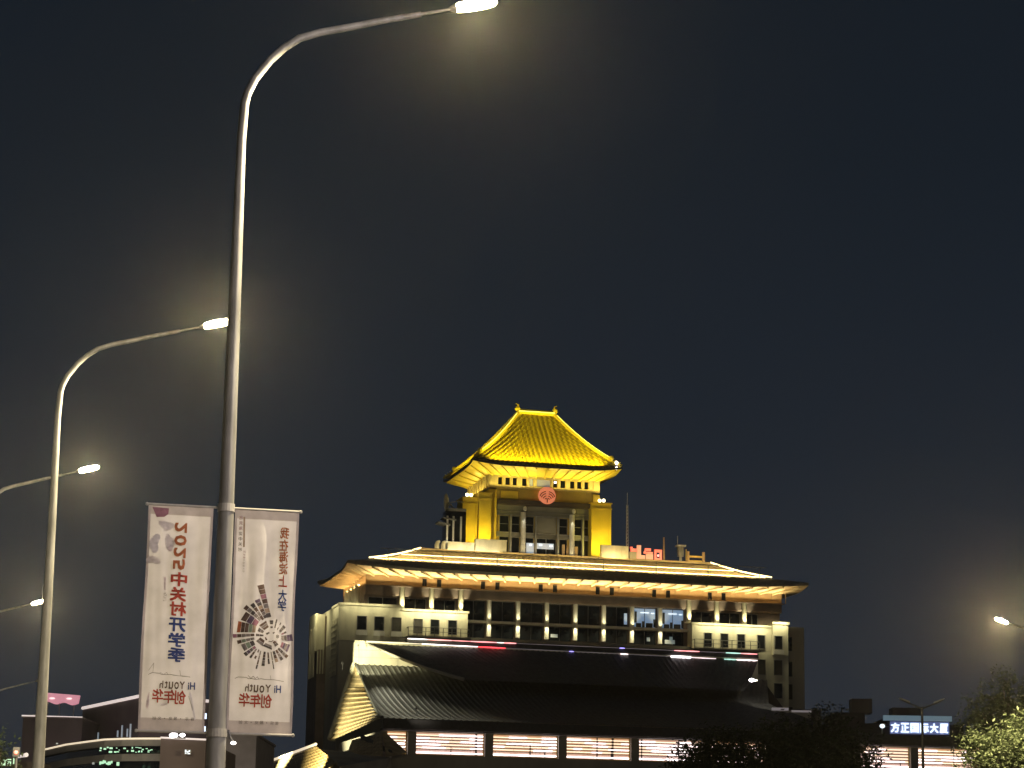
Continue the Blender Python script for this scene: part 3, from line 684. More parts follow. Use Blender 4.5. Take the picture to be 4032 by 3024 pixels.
# back wall and the tilted upper roof above it
s = MB(); s.box(-5.95, 41.2, -26, -25.4, 20, 27.9)
s.build('upper_wall', 'cream_wall', hall)
s = MB()
for z in (26.25, 27.05): s.box(-5.97, 4, -26.03, -26.0, z, z + .04)
for u in (-5.4, -1.0): s.box(u, u + .04, -26.03, -26.0, 25.5, 27.9)
s.build('wall_joint', 'stone_wall', hall)
A, B2, C2, D = Vector((-4.6, -26.05, 27.72)), Vector((41.2, -26.05, 27.72)), Vector((36, -36, 23.3)), Vector((4.2, -36, 23.3))
s = MB(); rows = []
for j in range(9):
    f = j / 8; row = []; a, c = A.lerp(D, f), B2.lerp(C2, f)
    for k in range(241): p = a.lerp(c, k / 240); p.z += .07 * max(0, math.sin(p.x * 2 * math.pi / .62)) - .3 * math.sin(math.pi * f); row.append(p)
    rows.append(row)
s.sheet(rows); s.build('upper_roof', 'grey_roof_tile', hall)
s = MB(); s.tube([A.lerp(D, k / 8) + Vector((0, 0, .1 - .3 * math.sin(math.pi * k / 8))) for k in range(9)], [.12 + .012 * k for k in range(9)], 6); s.build('verge', 'stone_wall', hall)
s = MB(); s.box(-5.95, 41.2, -26.2, -25.3, 27.9, 28.06); s.box(.0, 41.2, -26.16, -25.3, 28.06, 28.5); s.build('ridge_beam', 'dark_roof', hall)
s = MB(); s.box(-5.95, 0.1, -26.3, -26.2, 27.86, 28.08); s.build('ridge_trim', 'cream_wall', hall)
# two led lines along the ridge, in coloured stretches
def led(segs, z0, z1):
    for (u0, u1, m, r_) in segs:
        f = lambda u: z0 + (z1 - z0) * u / 41
        q = MB(); q.tube([(u0, -26.32, f(u0)), ((u0 + u1) / 2, -26.32, f((u0 + u1) / 2)), (u1, -26.32, f(u1))], [r_ * .4, r_ * .62, r_ * .4], 6); q.build('led_strip', m, hall)
led([(0, 2.2, 'led_white', .12), (2.2, 5, 'led_redpink', .13), (5, 7.2, 'led_redpink', .08), (7.2, 10.2, 'led_redpink', .13), (10.2, 11, 'led_white', .08), (11, 12.4, 'led_redpink', .14),
     (12.4, 24.5, 'glow_faint', .05), (24.5, 25.1, 'led_blue', .12), (25.1, 31, 'glow_faint', .05), (31, 32.4, 'led_redpink', .1), (32.4, 34, 'led_redpink', .12), (34, 37.2, 'glow_faint', .05), (37.2, 39, 'led_mint', .13), (39, 41, 'led_redpink', .12)], 28.5, 28.38)
led([(-4.5, 1.6, 'trim_warm', .1), (1.6, 4.5, 'led_white', .11), (4.5, 8, 'led_pink', .12), (8, 11.2, 'led_red', .13), (11.2, 18.6, 'glow_faint', .05), (18.6, 19.1, 'led_blue', .11), (19.1, 24.6, 'glow_faint', .05), (24.6, 25.5, 'led_pink', .12),
     (25.5, 30.6, 'glow_faint', .05), (30.6, 33, 'flare_white', .17), (33, 36, 'led_pink', .06), (37, 38.5, 'led_mint', .13), (38.5, 41, 'led_pink', .16)], 27.98, 27.62)
# eave fascia, wall, lit windows
s = MB(); s.box(-7.7, 57.9, KV, KV + .5, 16.85, 17.8); s.box(-7.6, 57.9, KV + .5, -51.0, 16.75, 16.95); s.build('eave', 'dark_roof', hall)
s = MB(); s.box(-7.5, 57.5, -50.6, -27, 0, 16.75); s.box(-6.5, 57.5, -51.4, -50.6, 0, 14.45); s.build('wall', 'stone_wall', hall)
s = MB(); s.box(42.0, 58, -50.5, -27, 16.8, 17.6); s.hexa([(41.3, -26, 17), (48.5, -26, 17), (48.5, -25, 17), (41.3, -25, 17), (41.3, -26, 25.2), (42.4, -26, 24.7), (42.4, -25, 24.7), (41.3, -25, 25.2)]); s.box(43, 48.5, -27, -25, 17, 22.2)
s.build('end_wall', 'mall_dark', hall)
pier_u = [-8.0, -4.42] + [3.47 + 7.64 * k for k in range(8)]
pm = MB(); pm.box(-.42, .42, -51.3, -50.6, 14.45, 16.75); pier = pm.mesh('pier', 'stone_wall')
for u in pier_u[1:]: link('pier', pier, hall, (u, 0, 0))
WLIT = {}
def hall_window(u0, u1, seed):
    w_ = u1 - u0; o = thing_part = link('window', bpy.data.meshes.new('window'), hall, ((u0 + u1) / 2, -50.75, 14.5))
    f = MB(); f.box(-w_ / 2, w_ / 2, -.1, 0, 0, .06); f.box(-w_ / 2, w_ / 2, -.1, 0, 2.2, 2.26); f.box(-w_ / 2, -w_ / 2 + .06, -.1, 0, .06, 2.2); f.box(w_ / 2 - .06, w_ / 2, -.1, 0, .06, 2.2)
    o.data = f.mesh('window', 'ochre_wall')
    p = MB(); p.poly([(-w_ / 2 + .06, .04, .06), (w_ / 2 - .06, .04, .06), (w_ / 2 - .06, .04, 2.2), (-w_ / 2 + .06, .04, 2.2)]); p.build('pane', 'room_orange' if seed % 3 else 'room_pink', o)
    rng = random.Random(seed); tw = MB(); to = MB(); br = MB(); hot = rng.uniform(.35, .72)
    zs = (.22, .72, 1.03, 1.34, 1.65, 1.96)
    for i, z in enumerate(zs):
        u = -w_ / 2 + .1
        while u < w_ / 2 - .15:
            l_ = min(rng.uniform(.5, 2.3), w_ / 2 - .1 - u); white = i == 0 or rng.random() < hot * (1.15 if i in (2, 3) else .8)
            rr = rng.uniform(.045, .07) if white else .04
            (tw if white else to).tube([(u, -.06, z), (u + l_, -.06, z)], rr * (1.25 if i == 0 else 1), 6); u += l_ + rng.uniform(0, .08)
        br.box(-w_ / 2 + .06, w_ / 2 - .06, -.05, .02, z - .19, z - .12)
    tw.build('light_tube', 'tube_white' if seed % 2 else 'tube_pink', o)
    if to.v: to.build('light_tube', 'tube_orange', o)
    br.build('louvre_slat', 'brown_wall', o)
    sh_ = MB()
    for _ in range(3):
        u = rng.uniform(-w_ / 2 + .4, w_ / 2 - .4)
        if w_ > 4 and rng.random() < .7: sh_.box(u - rng.uniform(.04, .2), u + .04, -.09, -.07, .06, rng.choice((.9, 1.25, 2.2)))
    if sh_.v: sh_.build('partition', 'brown_wall', o)
ws = [(-6.9, -4.9)] + [(pier_u[k] + .44, pier_u[k + 1] - .44) for k in range(1, 9)]
for i, (a, c) in enumerate(ws): hall_window(a, c, 11 + i)
# lower pent roofs stepping down at the left corner, edge outlined with a bright strip
def tile_quad(name, m, q, nj=20, nk=60, amp=.12):
    mb = MB(); rows = []
    for j in range(nj * 3 + 1):
        c = j / (nj * 3); row = []
        for k in range(nk + 1):
            a = k / nk; p = q[0].lerp(q[1], a).lerp(q[3].lerp(q[2], a), c); st = (j % 3) / 3
            p = p + Vector((-.6, -.5, .2)) * (amp * st) + Vector((-1, -.6, .2)) * (.05 * abs(math.sin(k * 1.3))); row.append(p)
        rows.append(row)
    mb.sheet(rows); return mb.build(name, m, hall)
VV = Vector
tile_quad('pent_roof', 'lit_roof_tile', [VV((-14.8, 4, 14.30)), VV((-14.8, -56, 14.72)), VV((-15.3, -71, 12.4)), VV((-18.6, -6, 9.0))], 9, 90)
tile_quad('pent_roof', 'lit_roof_tile', [VV((-9.5, -46, 16.0)), VV((-8.3, -55.5, 16.25)), VV((-8.9, -59.5, 13.75)), VV((-11.4, -54, 14.2))], 7, 24)
tile_quad('pent_roof', 'lit_roof_tile', [VV((-8.25, -55.5, 16.2)), VV((-8.0, -55.8, 16.3)), VV((-6.0, -57, 14.3)), VV((-8.6, -59.6, 13.7))], 7, 14)
s = MB(); s.tube([VV((-9.6, -52, 16.0)), VV((-8.0, -58.5, 14.2))], .22, 6); s.build('hip_ridge', 'grey_roof_tile', hall)
s = MB(); s.box(-14.5, -8.2, -54, 3, 0, 14.2); s.hexa([(-15.0, -70, 0), (-8.3, -70, 0), (-8.3, -54, 0), (-14.7, -54, 0), (-15.0, -70, 12.2), (-8.3, -60, 13.6), (-8.3, -54, 14.2), (-14.7, -54, 14.6)])
s.build('side_wall', 'stone_wall', hall)
s = MB(); s.tube([VV((-14.85, 4, 14.45)), VV((-14.85, -35, 14.72)), VV((-14.85, -56, 14.92))], .13, 6); s.build('led_strip', 'trim_warm', hall)
# floods on the hall
lamp_light('SPOT', 'roof_flood', hall, (-25, -37, 13.6), 62000, (1, .93, .55), (16.5, -1.0, 6.4), angle=rad(62), radius=.05)
lamp_light('SPOT', 'wall_flood', hall, (-8.2, -32.5, 25.2), 8500, (1, .93, .55), (.70, .82, .17), angle=rad(58), radius=.04)
lamp_light('SPOT', 'roof_flood', hall, (-6.0, -28.6, 27.4), 5600, (1, .95, .68), (.22, -.90, -.40), angle=rad(40), radius=.05, blend=1)
lamp_light('SPOT', 'eave_flood', hall, (-5.0, -55.6, 18.9), 260, (1, .9, .7), (.35, .9, -.06), angle=rad(75), radius=.1, blend=1)
lamp_light('SPOT', 'pent_flood', hall, (-22, -66, 10), 30000, (1, .82, .36), (.72, .55, .30), angle=rad(60), radius=.2)
fx = MB()
for p_ in ((-5.0, -55.75, 18.85), (-8.35, -32.7, 25.1), (-5.9, -28.4, 27.5), (-25.2, -37, 13.5), (-22.2, -66.2, 9.9)):
    fx = MB(); fx.box(p_[0] - .12, p_[0] + .08, p_[1] - .1, p_[1] + .06, p_[2] - .3, p_[2] - .06); fx.tube([(p_[0], p_[1], p_[2] - .9), (p_[0], p_[1], p_[2] - .3)], .03, 6); fx.build('floodlight', 'lamp_casing', hall)

#STREET
# ================================================================== street lamps
LAMP_PTS = [(0, 9.0), (0, 9.45), (.018, 9.83), (.045, 9.95), (.12, 10.12), (.27, 10.34), (.41, 10.49), (.58, 10.62), (.80, 10.71), (1.14, 10.81), (1.46, 10.91), (1.89, 11.03)]
def make_lamp(label, group, lens='lamp_lens', watts=7600, color=(1, .84, .49), lit=True):
    t = thing('street_lamp', label, 'street lamp', group=group)
    m = MB(); zs = [0, .9, 2.9, 4.5, 5.5, 7.9, 9.0]; rs = [.115, .112, .098, .087, .079, .063, .052]
    m.tube([(0, 0, z) for z in zs] , rs, 24); m.tube([(0, 0, .12), (0, 0, .16)], .19, 16); m.box(-.2, .2, -.2, .2, .13, .15)
    m.build('pole', 'pole_paint', t, smooth=True)
    m = MB(); m.tube([(x, 0, z) for x, z in LAMP_PTS], [.052, .049, .047, .046, .045, .044, .043, .042, .041, .039, .036, .030], 14)
    m.tube([(1.87, 0, 11.025), (2.235, 0, 11.13)], [.021, .015], 8)
    m.build('arm', 'pole_paint', t, smooth=True)
    hd = MB(); d = Vector((.5, 0, .14)).normalized(); c0 = Vector((2.25, 0, 11.135)); up = Vector((-d.z, 0, d.x))
    hd.tube([c0 - d * .05, c0 + d * .02], [.022, .056], 14)                     # socket and slim spine over the glass
    hd.tube([c0 + d * f + up * h for f, h in ((.0, .02), (.06, .055), (.25, .066), (.44, .055), (.5, .02))], [.016, .02, .022, .02, .014], 8)
    head = hd.build('lamp_head', 'lamp_casing', t)
    ln = MB(); ln.tube([c0 + d * f - up * .005 for f in (.015, .04, .12, .25, .38, .46, .495)], [.02, .045, .056, .060, .056, .045, .02], 12)
    if lit:
        ln.build('lens', lens, head, smooth=True)
        lamp_light('POINT', 'lamp_light', head, c0 + d * .26 - up * .032, watts, color, radius=.02)
    else: ln.build('lens', 'grey_panel', head, smooth=True)
    return t
rowg = 'street lamps in a row along the road'
lamp = make_lamp('nearest lit curved-arm street lamp carrying two cloth banners on its pole', rowg)
lamp.location = (-2.886, 24, 0); lamp.rotation_euler.z = YAW
def place(o, x, y, rz, label, sx=1, group=None):
    o.location = (x, y, 0); o.rotation_euler.z = rz; o.scale.x = sx; o['label'] = label
    if group: o['group'] = group
    return o
place(copy_tree(lamp), -7.625, 39.37, YAW, 'second nearest lit curved-arm street lamp, its head glowing against the banner pole', 1.045)
place(copy_tree(lamp), -12.30, 54.48, YAW, 'third nearest lit street lamp, head glowing between the two nearer poles', 1.0)
place(copy_tree(lamp), -18.78, 82.2, YAW, 'small far lit street lamp glowing low behind the second nearest lamp pole', 1.0)
far = place(copy_tree(lamp), -24.95, 115.2, YAW, 'farthest street lamp of the row, unlit, only its thin arm showing', 1.0)
for o in list(bpy.data.objects):
    if o.parent and o.parent.parent == far:
        if o.type == 'LIGHT': bpy.data.objects.remove(o)
        else: o.data = o.data.copy(); o.data.materials[0] = MAT['grey_panel']
# collar, brackets and rods that carry the banners belong to the nearest lamp
for z in (5.52, 3.25):
    br = MB()
    br.tube([(0, 0, z - .04), (0, 0, z + .04)], .088 if z > 4 else .104, 20)
    br.tube([(-.80, 0, z), (.765, 0, z)], .013, 8)
    br.ball((-.80, 0, z), .02, 6); br.ball((.765, 0, z), .02, 6)
    br.build('banner_bracket', 'bracket_paint', lamp)
br = MB(); br.tube([(.11, 0, 3.28), (.135, -.02, 3.2), (.16, -.02, 3.17)], .016, 6); br.build('spotlight_bracket', 'lamp_casing', lamp)
br = MB(); br.ball((.165, -.03, 3.155), .026, 8, (1.2, 1, .7)); br.build('pole_spotlight', 'led_white', lamp)
# across the road
right = make_lamp('orange lit street lamp shining above the leafy green tree', 'street lamps on the far side of the road', 'lamp_orange', 14500, (1, .78, .42))
right.location = (19.75, 84.0, 0); right.rotation_euler.z = math.pi + YAW - rad(3)
fill_lamp = copy_tree(right); place(fill_lamp, 9.6, 17.2, math.pi + rad(8), 'added street lamp out of view that lights the banner fronts', 1, 'street lamps on the far side of the road')  # added lamp outside the view, put there to light the banner fronts
for o in bpy.data.objects:
    if o.parent and o.parent.parent == fill_lamp and o.type == 'LIGHT': o.data = o.data.copy(); o.data.energy *= .38; o.data.color = (1, .86, .76)
dbl = thing('street_lamp', 'unlit double-arm street lamp standing dark before the blue white sign', 'street lamp', (21.16, 122.2, 0))
m = MB(); m.tube([(0, 0, z) for z in (0, 3, 7, 11.1)], [.12, .105, .085, .06], 12); m.tube([(0, 0, .02), (0, 0, .1)], .24, 12); m.build('pole', 'dark_metal', dbl)
for s_ in (-1, 1):
    m = MB(); m.tube([(0, 0, 11.0), (s_ * .3, 0, 11.12), (s_ * .75, 0, 11.3), (s_ * 1.1, 0, 11.46)], [.05, .045, .04, .035], 8); m.build('arm', 'dark_metal', dbl)
    m = MB(); m.hexa([(s_ * .62, -.14, 11.28), (s_ * 1.16, -.14, 11.50), (s_ * 1.16, .14, 11.50), (s_ * .62, .14, 11.28), (s_ * .62, -.1, 11.36), (s_ * 1.14, -.08, 11.56), (s_ * 1.14, .08, 11.56), (s_ * .62, .1, 11.36)])
    m.build('lamp_head', 'steel', dbl)

#BANNERS
# ================================================================== cloth banners, seen from the back so the print reads mirrored
BASE = Vector((-2.886, 24, 0)); BD = Vector((math.cos(YAW), math.sin(YAW), 0)); BN = Vector((math.sin(YAW), -math.cos(YAW), 0))
def cloth_fn(x0, x1, seed):
    rng = random.Random(seed); ph = [rng.uniform(0, 6) for _ in range(6)]
    def f(x, z):
        s_ = (x - x0) / (x1 - x0); h = (z - 3.25) / 2.26; mid = math.sin(math.pi * min(1, max(0, h)))
        y = .030 * math.sin(s_ * 6 + ph[0] + h * 1.5) * mid + .014 * math.sin(s_ * 17 + ph[1] - h * 2) * (.25 + h * .75) * mid ** .5 + .014 * math.sin(h * 9 + ph[2] + s_ * 2) * mid
        y += .013 * math.sin((s_ - h * .5) * 13 + ph[3]) * mid + .003 * math.sin(s_ * 40 + ph[4] + h * 5) * mid + .007 * math.sin((s_ * 1.3 + h * 3.1) * 6 + ph[5]) * math.sin((s_ - h * 2.2) * 5 + ph[1]) * mid
        edge = .014 * math.sin(h * 5.2 + ph[5]) * mid
        return y, edge
    return f
def make_banner(x0, x1, z0, z1, seed, label):
    t = thing('banner', label, 'banner', BASE + BD * ((x0 + x1) / 2) + Vector((0, 0, z0)), YAW, 'printed cloth banners on the lamp pole')
    inv = t.location; f = cloth_fn(x0, x1, seed); xm = (x0 + x1) / 2
    def pl(x, z, off=0): y, e = f(x, z); return Vector((x - xm + e * (2 * (x - x0) / (x1 - x0) - 1) * .6, y - off, z - z0))
    hz0, hz1 = z0 + .13, z1 - .10
    def part(a, b_, nz, name, m, th=0):
        q = MB(); q.sheet([[pl(x0 + (x1 - x0) * k / 60, a + (b_ - a) * j / nz, th) for k in range(61)] for j in range(nz + 1)]); return q.build(name, m, t, smooth=True)
    part(hz0, hz1, 150, 'cloth', 'cloth'); part(hz1, z1 + .012, 8, 'top_hem', 'cloth_hem', .003); part(z0 - .012, hz0, 10, 'bottom_hem', 'cloth_hem', .003)
    q = MB()
    for x in (x0 + .012, x1 - .012): q.sheet([[pl(x + d, z0 + (z1 - z0) * j / 60, .003) for d in (-.012, .012)] for j in range(61)])
    q.build('side_seam', 'cloth_hem', t)
    return t, pl
BL, BR = (-.785, -.128, 3.25, 5.52), (.092, .752, 3.25, 5.52)
lb, lpl = make_banner(*BL, 3, 'wrinkled cloth banner on the lamp pole with a tall red and blue vertical title')
rb, rpl = make_banner(*BR, 8, 'cloth banner on the lamp pole printed with a radial sunburst of coloured bars')
# pixel of the photo -> place on a banner
def on_banner(px, py, B, pl, tl, tr, bl, brr, off=.004):
    pass
def bl_xz(px, py):                     # left banner
    t = (py - 1994) / (2883 - 1994); z = 5.515 - t * 2.262
    xl, xr = 585 - 44 * t, 841 - 50 * t; return -.785 + (px - xl) / (xr - xl) * .657, z
def br_xz(px, py):
    t = (py - 2010) / (2893 - 2010); z = 5.515 - t * 2.265
    xl, xr = 926 - 26 * t, 1178 - 29 * t; return .092 + (px - xl) / (xr - xl) * .66, z
S = .00254                             # metres per photo pixel on the banners
class Ink:
    def __init__(s, t, pl, fn): s.t = t; s.pl = pl; s.fn = fn; s.q = {}
    def mb(s, m): return s.q.setdefault(m, MB())
    def text(s, m, body, px, py, w_, h_, rot=False, bold=.0, off=.012):
        x, z = s.fn(px, py); put_glyph(s.mb(m), body, x, z, w_ * S, h_ * S, lambda a, b_: s.pl(a, b_, off), rot, True, bold)
    def quad(s, m, pts, off=.004, n=1):
        p = [Vector(s.fn(*q)) for q in pts]
        rows = []
        nj, nk = 6, 6
        for j in range(nj + 1): rows.append([s.pl(*(p[0].lerp(p[1], k / nk).lerp(p[3].lerp(p[2], k / nk), j / nj)), off) for k in range(nk + 1)])
        s.mb(m).sheet(rows)
    def blob(s, m, cx, cy, rx, ry, a=0, seed=1, off=.0035):
        rng = random.Random(seed); q = s.mb(m); i = len(q.v); n = 22; k1, k2 = rng.uniform(0, 6), rng.uniform(0, 6)
        q.v.append(tuple(s.pl(*s.fn(cx, cy), off)))
        for ring in (.5, 1):
            for j in range(n):
                t = 2 * math.pi * j / n; r = ring * (1 + .22 * math.sin(2 * t + k1) + .16 * math.sin(3 * t + k2) + rng.uniform(-.08, .08) * ring)
                x, y = rx * r * math.cos(t), ry * r * math.sin(t)
                q.v.append(tuple(s.pl(*s.fn(cx + x * math.cos(a) - y * math.sin(a), cy + x * math.sin(a) + y * math.cos(a)), off)))
        for j in range(n):
            q.f.append((i, i + 1 + j, i + 1 + (j + 1) % n)); q.m.append(0)
            q.f.append((i + 1 + j, i + 1 + n + j, i + 1 + n + (j + 1) % n, i + 1 + (j + 1) % n)); q.m.append(0)
    def line(s, m, pts, w_, off=.004):
        for a, b_ in zip(pts[:-1], pts[1:]):
            a, b_ = Vector(a), Vector(b_); d = (b_ - a).normalized(); n_ = Vector((-d.y, d.x)) * w_ / 2
            s.quad(m, [a + n_, b_ + n_, b_ - n_, a - n_], off)
    def done(s, names):
        for m, q in s.q.items(): q.build(names[m], m, s.t)
NAMES = {'ink_stone': 'stone_print', 'wash_mauve': 'mauve_wash', 'wash_tan': 'tan_wash', 'wash_grey': 'grey_wash', 'ink_red': 'red_lettering', 'ink_rust': 'rust_lettering', 'ink_blue': 'blue_lettering', 'ink_black': 'black_lettering', 'ink_grey': 'grey_print', 'ink_brown': 'brown_print',
         'ink_purple': 'purple_print', 'ink_green': 'green_print', 'ink_tan': 'tan_print', 'ink_mauve': 'mauve_print'}
k = Ink(lb, lpl, bl_xz)
k.text('ink_rust', '2', 710, 2082, 50, 42, True, .04); k.text('ink_rust', '0', 708, 2134, 50, 43, True, .04); k.text('ink_rust', '2', 704, 2183, 50, 42, True, .04); k.text('ink_rust', '5', 701, 2230, 49, 43, True, .04)
for ch, x, y, m in (('中', 701, 2288, 'ink_red'), ('关', 697, 2347, 'ink_red'), ('村', 696, 2405, 'ink_red'), ('开', 693, 2467, 'ink_blue'), ('学', 690, 2527, 'ink_blue'), ('季', 688, 2586, 'ink_blue')):
    k.text(m, ch, x, y, 68, 56, bold=.034)
for ch, x, y, w_ in (('Hi', 744, 2705, 27), ('Y', 708, 2704, 20), ('o', 687, 2706, 17), ('u', 666, 2706, 16), ('t', 649, 2703, 11), ('h', 631, 2703, 14)):
    k.text('ink_blue' if ch == 'Hi' else 'ink_brown', ch, x, y, w_ * 1.05, 29, bold=.025)
for ch, x, y in (('创', 701, 2751), ('年', 659, 2749), ('华', 617, 2747)): k.text('ink_red', ch, x, y, 43, 54, bold=.022)
for ch, x in (('音', 747), ('乐', 725), ('·', 702), ('展', 682), ('览', 664), ('·', 642), ('文', 623), ('创', 604)): k.text('ink_black', ch, x, 2834, 14 if ch != '·' else 4, 13 if ch != '·' else 4)
k.quad('ink_mauve', [(600, 2004), (665, 2006), (662, 2030), (612, 2034)]); k.quad('ink_mauve', [(612, 2034), (662, 2030), (645, 2042), (616, 2044)])
for n_, (m, x, y, rx, ry, a_) in enumerate((('wash_tan', 654, 2075, 24, 22, .2), ('wash_tan', 664, 2140, 15, 34, -.1), ('wash_mauve', 668, 2165, 12, 12, 0), ('wash_grey', 606, 2150, 22, 32, .2), ('wash_tan', 600, 2215, 24, 18, .3))):
    k.blob(m, x, y, rx, ry, a_, n_ + 3)
k.quad('wash_mauve', [(642, 2280), (650, 2280), (648, 2335), (642, 2330)], .0035); k.text('ink_grey', '大学生', 646, 2358, 12, 40)
k.line('ink_black', [(583, 2666), (598, 2658), (625, 2660), (632, 2664), (668, 2664), (690, 2667), (716, 2668), (740, 2670)], 1.6)
k.line('ink_grey', [(625, 2655), (640, 2664), (652, 2655), (655, 2664)], 1.4); k.line('ink_grey', [(700, 2645), (703, 2666)], 1.4); k.line('ink_grey', [(584, 2650), (604, 2620), (600, 2655)], 1.6)
k.line('wash_grey', [(738, 2730), (746, 2770), (752, 2810), (757, 2835)], 5); k.line('ink_grey', [(733, 2745), (742, 2775), (748, 2800)], 2.0)
for n_, (m, x, y, rx, ry, a_) in enumerate((('wash_tan', 640, 2779, 11, 7, 0), ('wash_mauve', 580, 2770, 5, 30, .2))): k.blob(m, x, y, rx, ry, a_, n_ + 30)
k.done(NAMES)
k = Ink(rb, rpl, br_xz)
for ch, x, y, m in (('我', 1120, 2097, 'ink_rust'), ('在', 1117, 2146, 'ink_rust'), ('海', 1117, 2192, 'ink_rust'), ('淀', 1117, 2239, 'ink_rust'), ('上', 1116, 2288, 'ink_red'), ('大', 1115, 2345, 'ink_blue'), ('学', 1113, 2386, 'ink_blue')):
    k.text(m, ch, x, y, 36, 46 if ch != '学' else 42, bold=.022)
for i, ch in enumerate('北京海淀中关村'): k.text('ink_mauve' if i < 3 else 'ink_black', ch, 949 - i * .6, 2045 + i * 21, 15, 15, bold=.01)
for i, ch in enumerate('开学季开学季大学'): k.text('ink_mauve' if i < 3 else 'ink_grey', ch, 963 - i * .4, 2180 + i * 11, 10, 9)
k.line('ink_tan', [(962, 2040), (961, 2160)], 7, .0035)
Z = lambda x, y: (900 + x / 4.046, 2250 + y / 4.046)
cyc = ['ink_brown', 'ink_purple', 'ink_grey', 'ink_brown', 'ink_tan', 'ink_black', 'ink_green', 'ink_brown']
def ray_bar(a, b_, w_, cols):
    a, b_ = Vector(Z(*a)), Vector(Z(*b_)); d = b_ - a; n_ = Vector((-d.y, d.x)).normalized() * (w_ / 4.046 / 2 * 1.22)
    for i, c in enumerate(cols):
        f0, f1 = i / len(cols), (i + .93) / len(cols); p, q = a + d * f0, a + d * f1; g0, g1 = .62 + .38 * f0, .62 + .38 * f1
        if c: k.quad(c, [p - n_ * g0, q - n_ * g1, q + n_ * g1, p + n_ * g0])
Bn, Pu, Gy, Ta, Bk, Gr, Ma = 'ink_brown', 'ink_purple', 'ink_stone', 'ink_tan', 'ink_black', 'ink_green', 'ink_mauve'
for a, b_, w_, c in (((655, 745), (505, 235), 92, [Bk, Ta, Gy, Bn, Ma, Bn, Bn]), ((600, 760), (450, 475), 72, [Bk, Gy, Bn, Ta, Bk, Pu]), ((555, 790), (365, 545), 52, [Bn, Gy, Bn, Bk]),
                     ((510, 800), (260, 590), 62, [Gy, Gy, Bk, Gy, Bn]), ((460, 870), (235, 735), 128, [Ma, Pu, Bn]), ((430, 950), (150, 915), 150, [Ta, Gr, Bn, Bn, 'ink_rust']),
                     ((410, 1045), (80, 1065), 50, [Bn, Gy, Gy, Bn, Ma]), ((410, 1100), (150, 1165), 48, [Gy, Gy, Gr, Bn]), ((410, 1165), (230, 1255), 96, [Bk, Gr, Gy]),
                     ((430, 1230), (265, 1365), 52, [Ma, Gy, Pu, Bk]), ((450, 1260), (350, 1410), 30, [Gy, Bn, Bk]), ((490, 1270), (425, 1420), 26, [Gy, None, Bn]), ((520, 1290), (450, 1580), 22, [Gy, Gy, Bn, Bk]),
                     ((580, 1300), (555, 1530), 40, [Bk, Bn, Bk, Gy, Bk]), ((630, 1310), (645, 1500), 26, [Bn, Bk]), ((676, 1300), (720, 1580), 14, [Bk, Bk]), ((715, 1290), (770, 1460), 46, [Bk, Bn, Ta]),
                     ((755, 1270), (860, 1420), 46, [Bn, Gy, Bk]), ((790, 1240), (950, 1365), 50, [Bk, Bk, Gy, Bn]), ((840, 1170), (975, 1225), 110, [Ma, Pu, Gy, Pu]), ((850, 1070), (1040, 1045), 92, [Gy, Bk, Pu, Pu]),
                     ((850, 1010), (940, 960), 26, [Ma, Bk]), ((820, 970), (910, 870), 46, [Bk, Gy, Bk]), ((780, 940), (845, 820), 16, [Bk, None, Bk]), ((740, 915), (778, 770), 22, [Bk, Bk]), ((690, 920), (690, 790), 46, [Bk, None, Bk, Bk]),
                     ((610, 930), (545, 840), 120, [Bn, Gy, Bn]), ((560, 990), (470, 950), 54, [Gy, Bk]), ((560, 1042), (430, 1042), 34, [Bk, Bk]), ((545, 1100), (490, 1180), 110, [Bn, Gy]), ((640, 1180), (615, 1240), 130, [Gy, Bk]),
                     ((720, 1130), (770, 1200), 60, [Bn, Bk]), ((655, 990), (600, 1020), 30, [Bk]), ((735, 985), (705, 1005), 20, [Bk]), ((590, 1070), (610, 1120), 26, [Bn])):
    ray_bar(a, b_, w_, c)
k.text('ink_black', '8', *Z(780, 1050), 12, 14, bold=.02)
k.line('ink_brown', [Z(640, 1130), Z(680, 1140), Z(715, 1115)], 3)
for ch, x, y, w_ in (('Hi', 1093, 2716, 27), ('Y', 1056, 2715, 21), ('o', 1033, 2718, 18), ('u', 1011, 2717, 17), ('t', 993, 2714, 12), ('h', 977, 2714, 14)):
    k.text('ink_blue' if ch == 'Hi' else 'ink_brown', ch, x, y, w_ * 1.05, 30, bold=.025)
for ch, x, y in (('创', 1051, 2764), ('年', 1009, 2763), ('华', 968, 2761)): k.text('ink_red', ch, x, y, 42, 54, bold=.022)
for ch, x in (('音', 1092), ('乐', 1073), ('·', 1053), ('展', 1034), ('览', 1014), ('·', 994), ('文', 975), ('创', 955)): k.text('ink_black', ch, x, 2848, 14 if ch != '·' else 4, 13 if ch != '·' else 4)
k.line('ink_black', [(932, 2679), (944, 2673), (975, 2674), (982, 2679), (995, 2678), (1010, 2681), (1030, 2677), (1046, 2680), (1076, 2680), (1100, 2682), (1118, 2684)], 1.7)
k.line('ink_black', [(981, 2666), (992, 2678), (1000, 2668), (1008, 2678), (1016, 2670), (1022, 2680)], 1.6); k.line('ink_grey', [(1064, 2664), (1067, 2680)], 1.5)
k.done(NAMES)

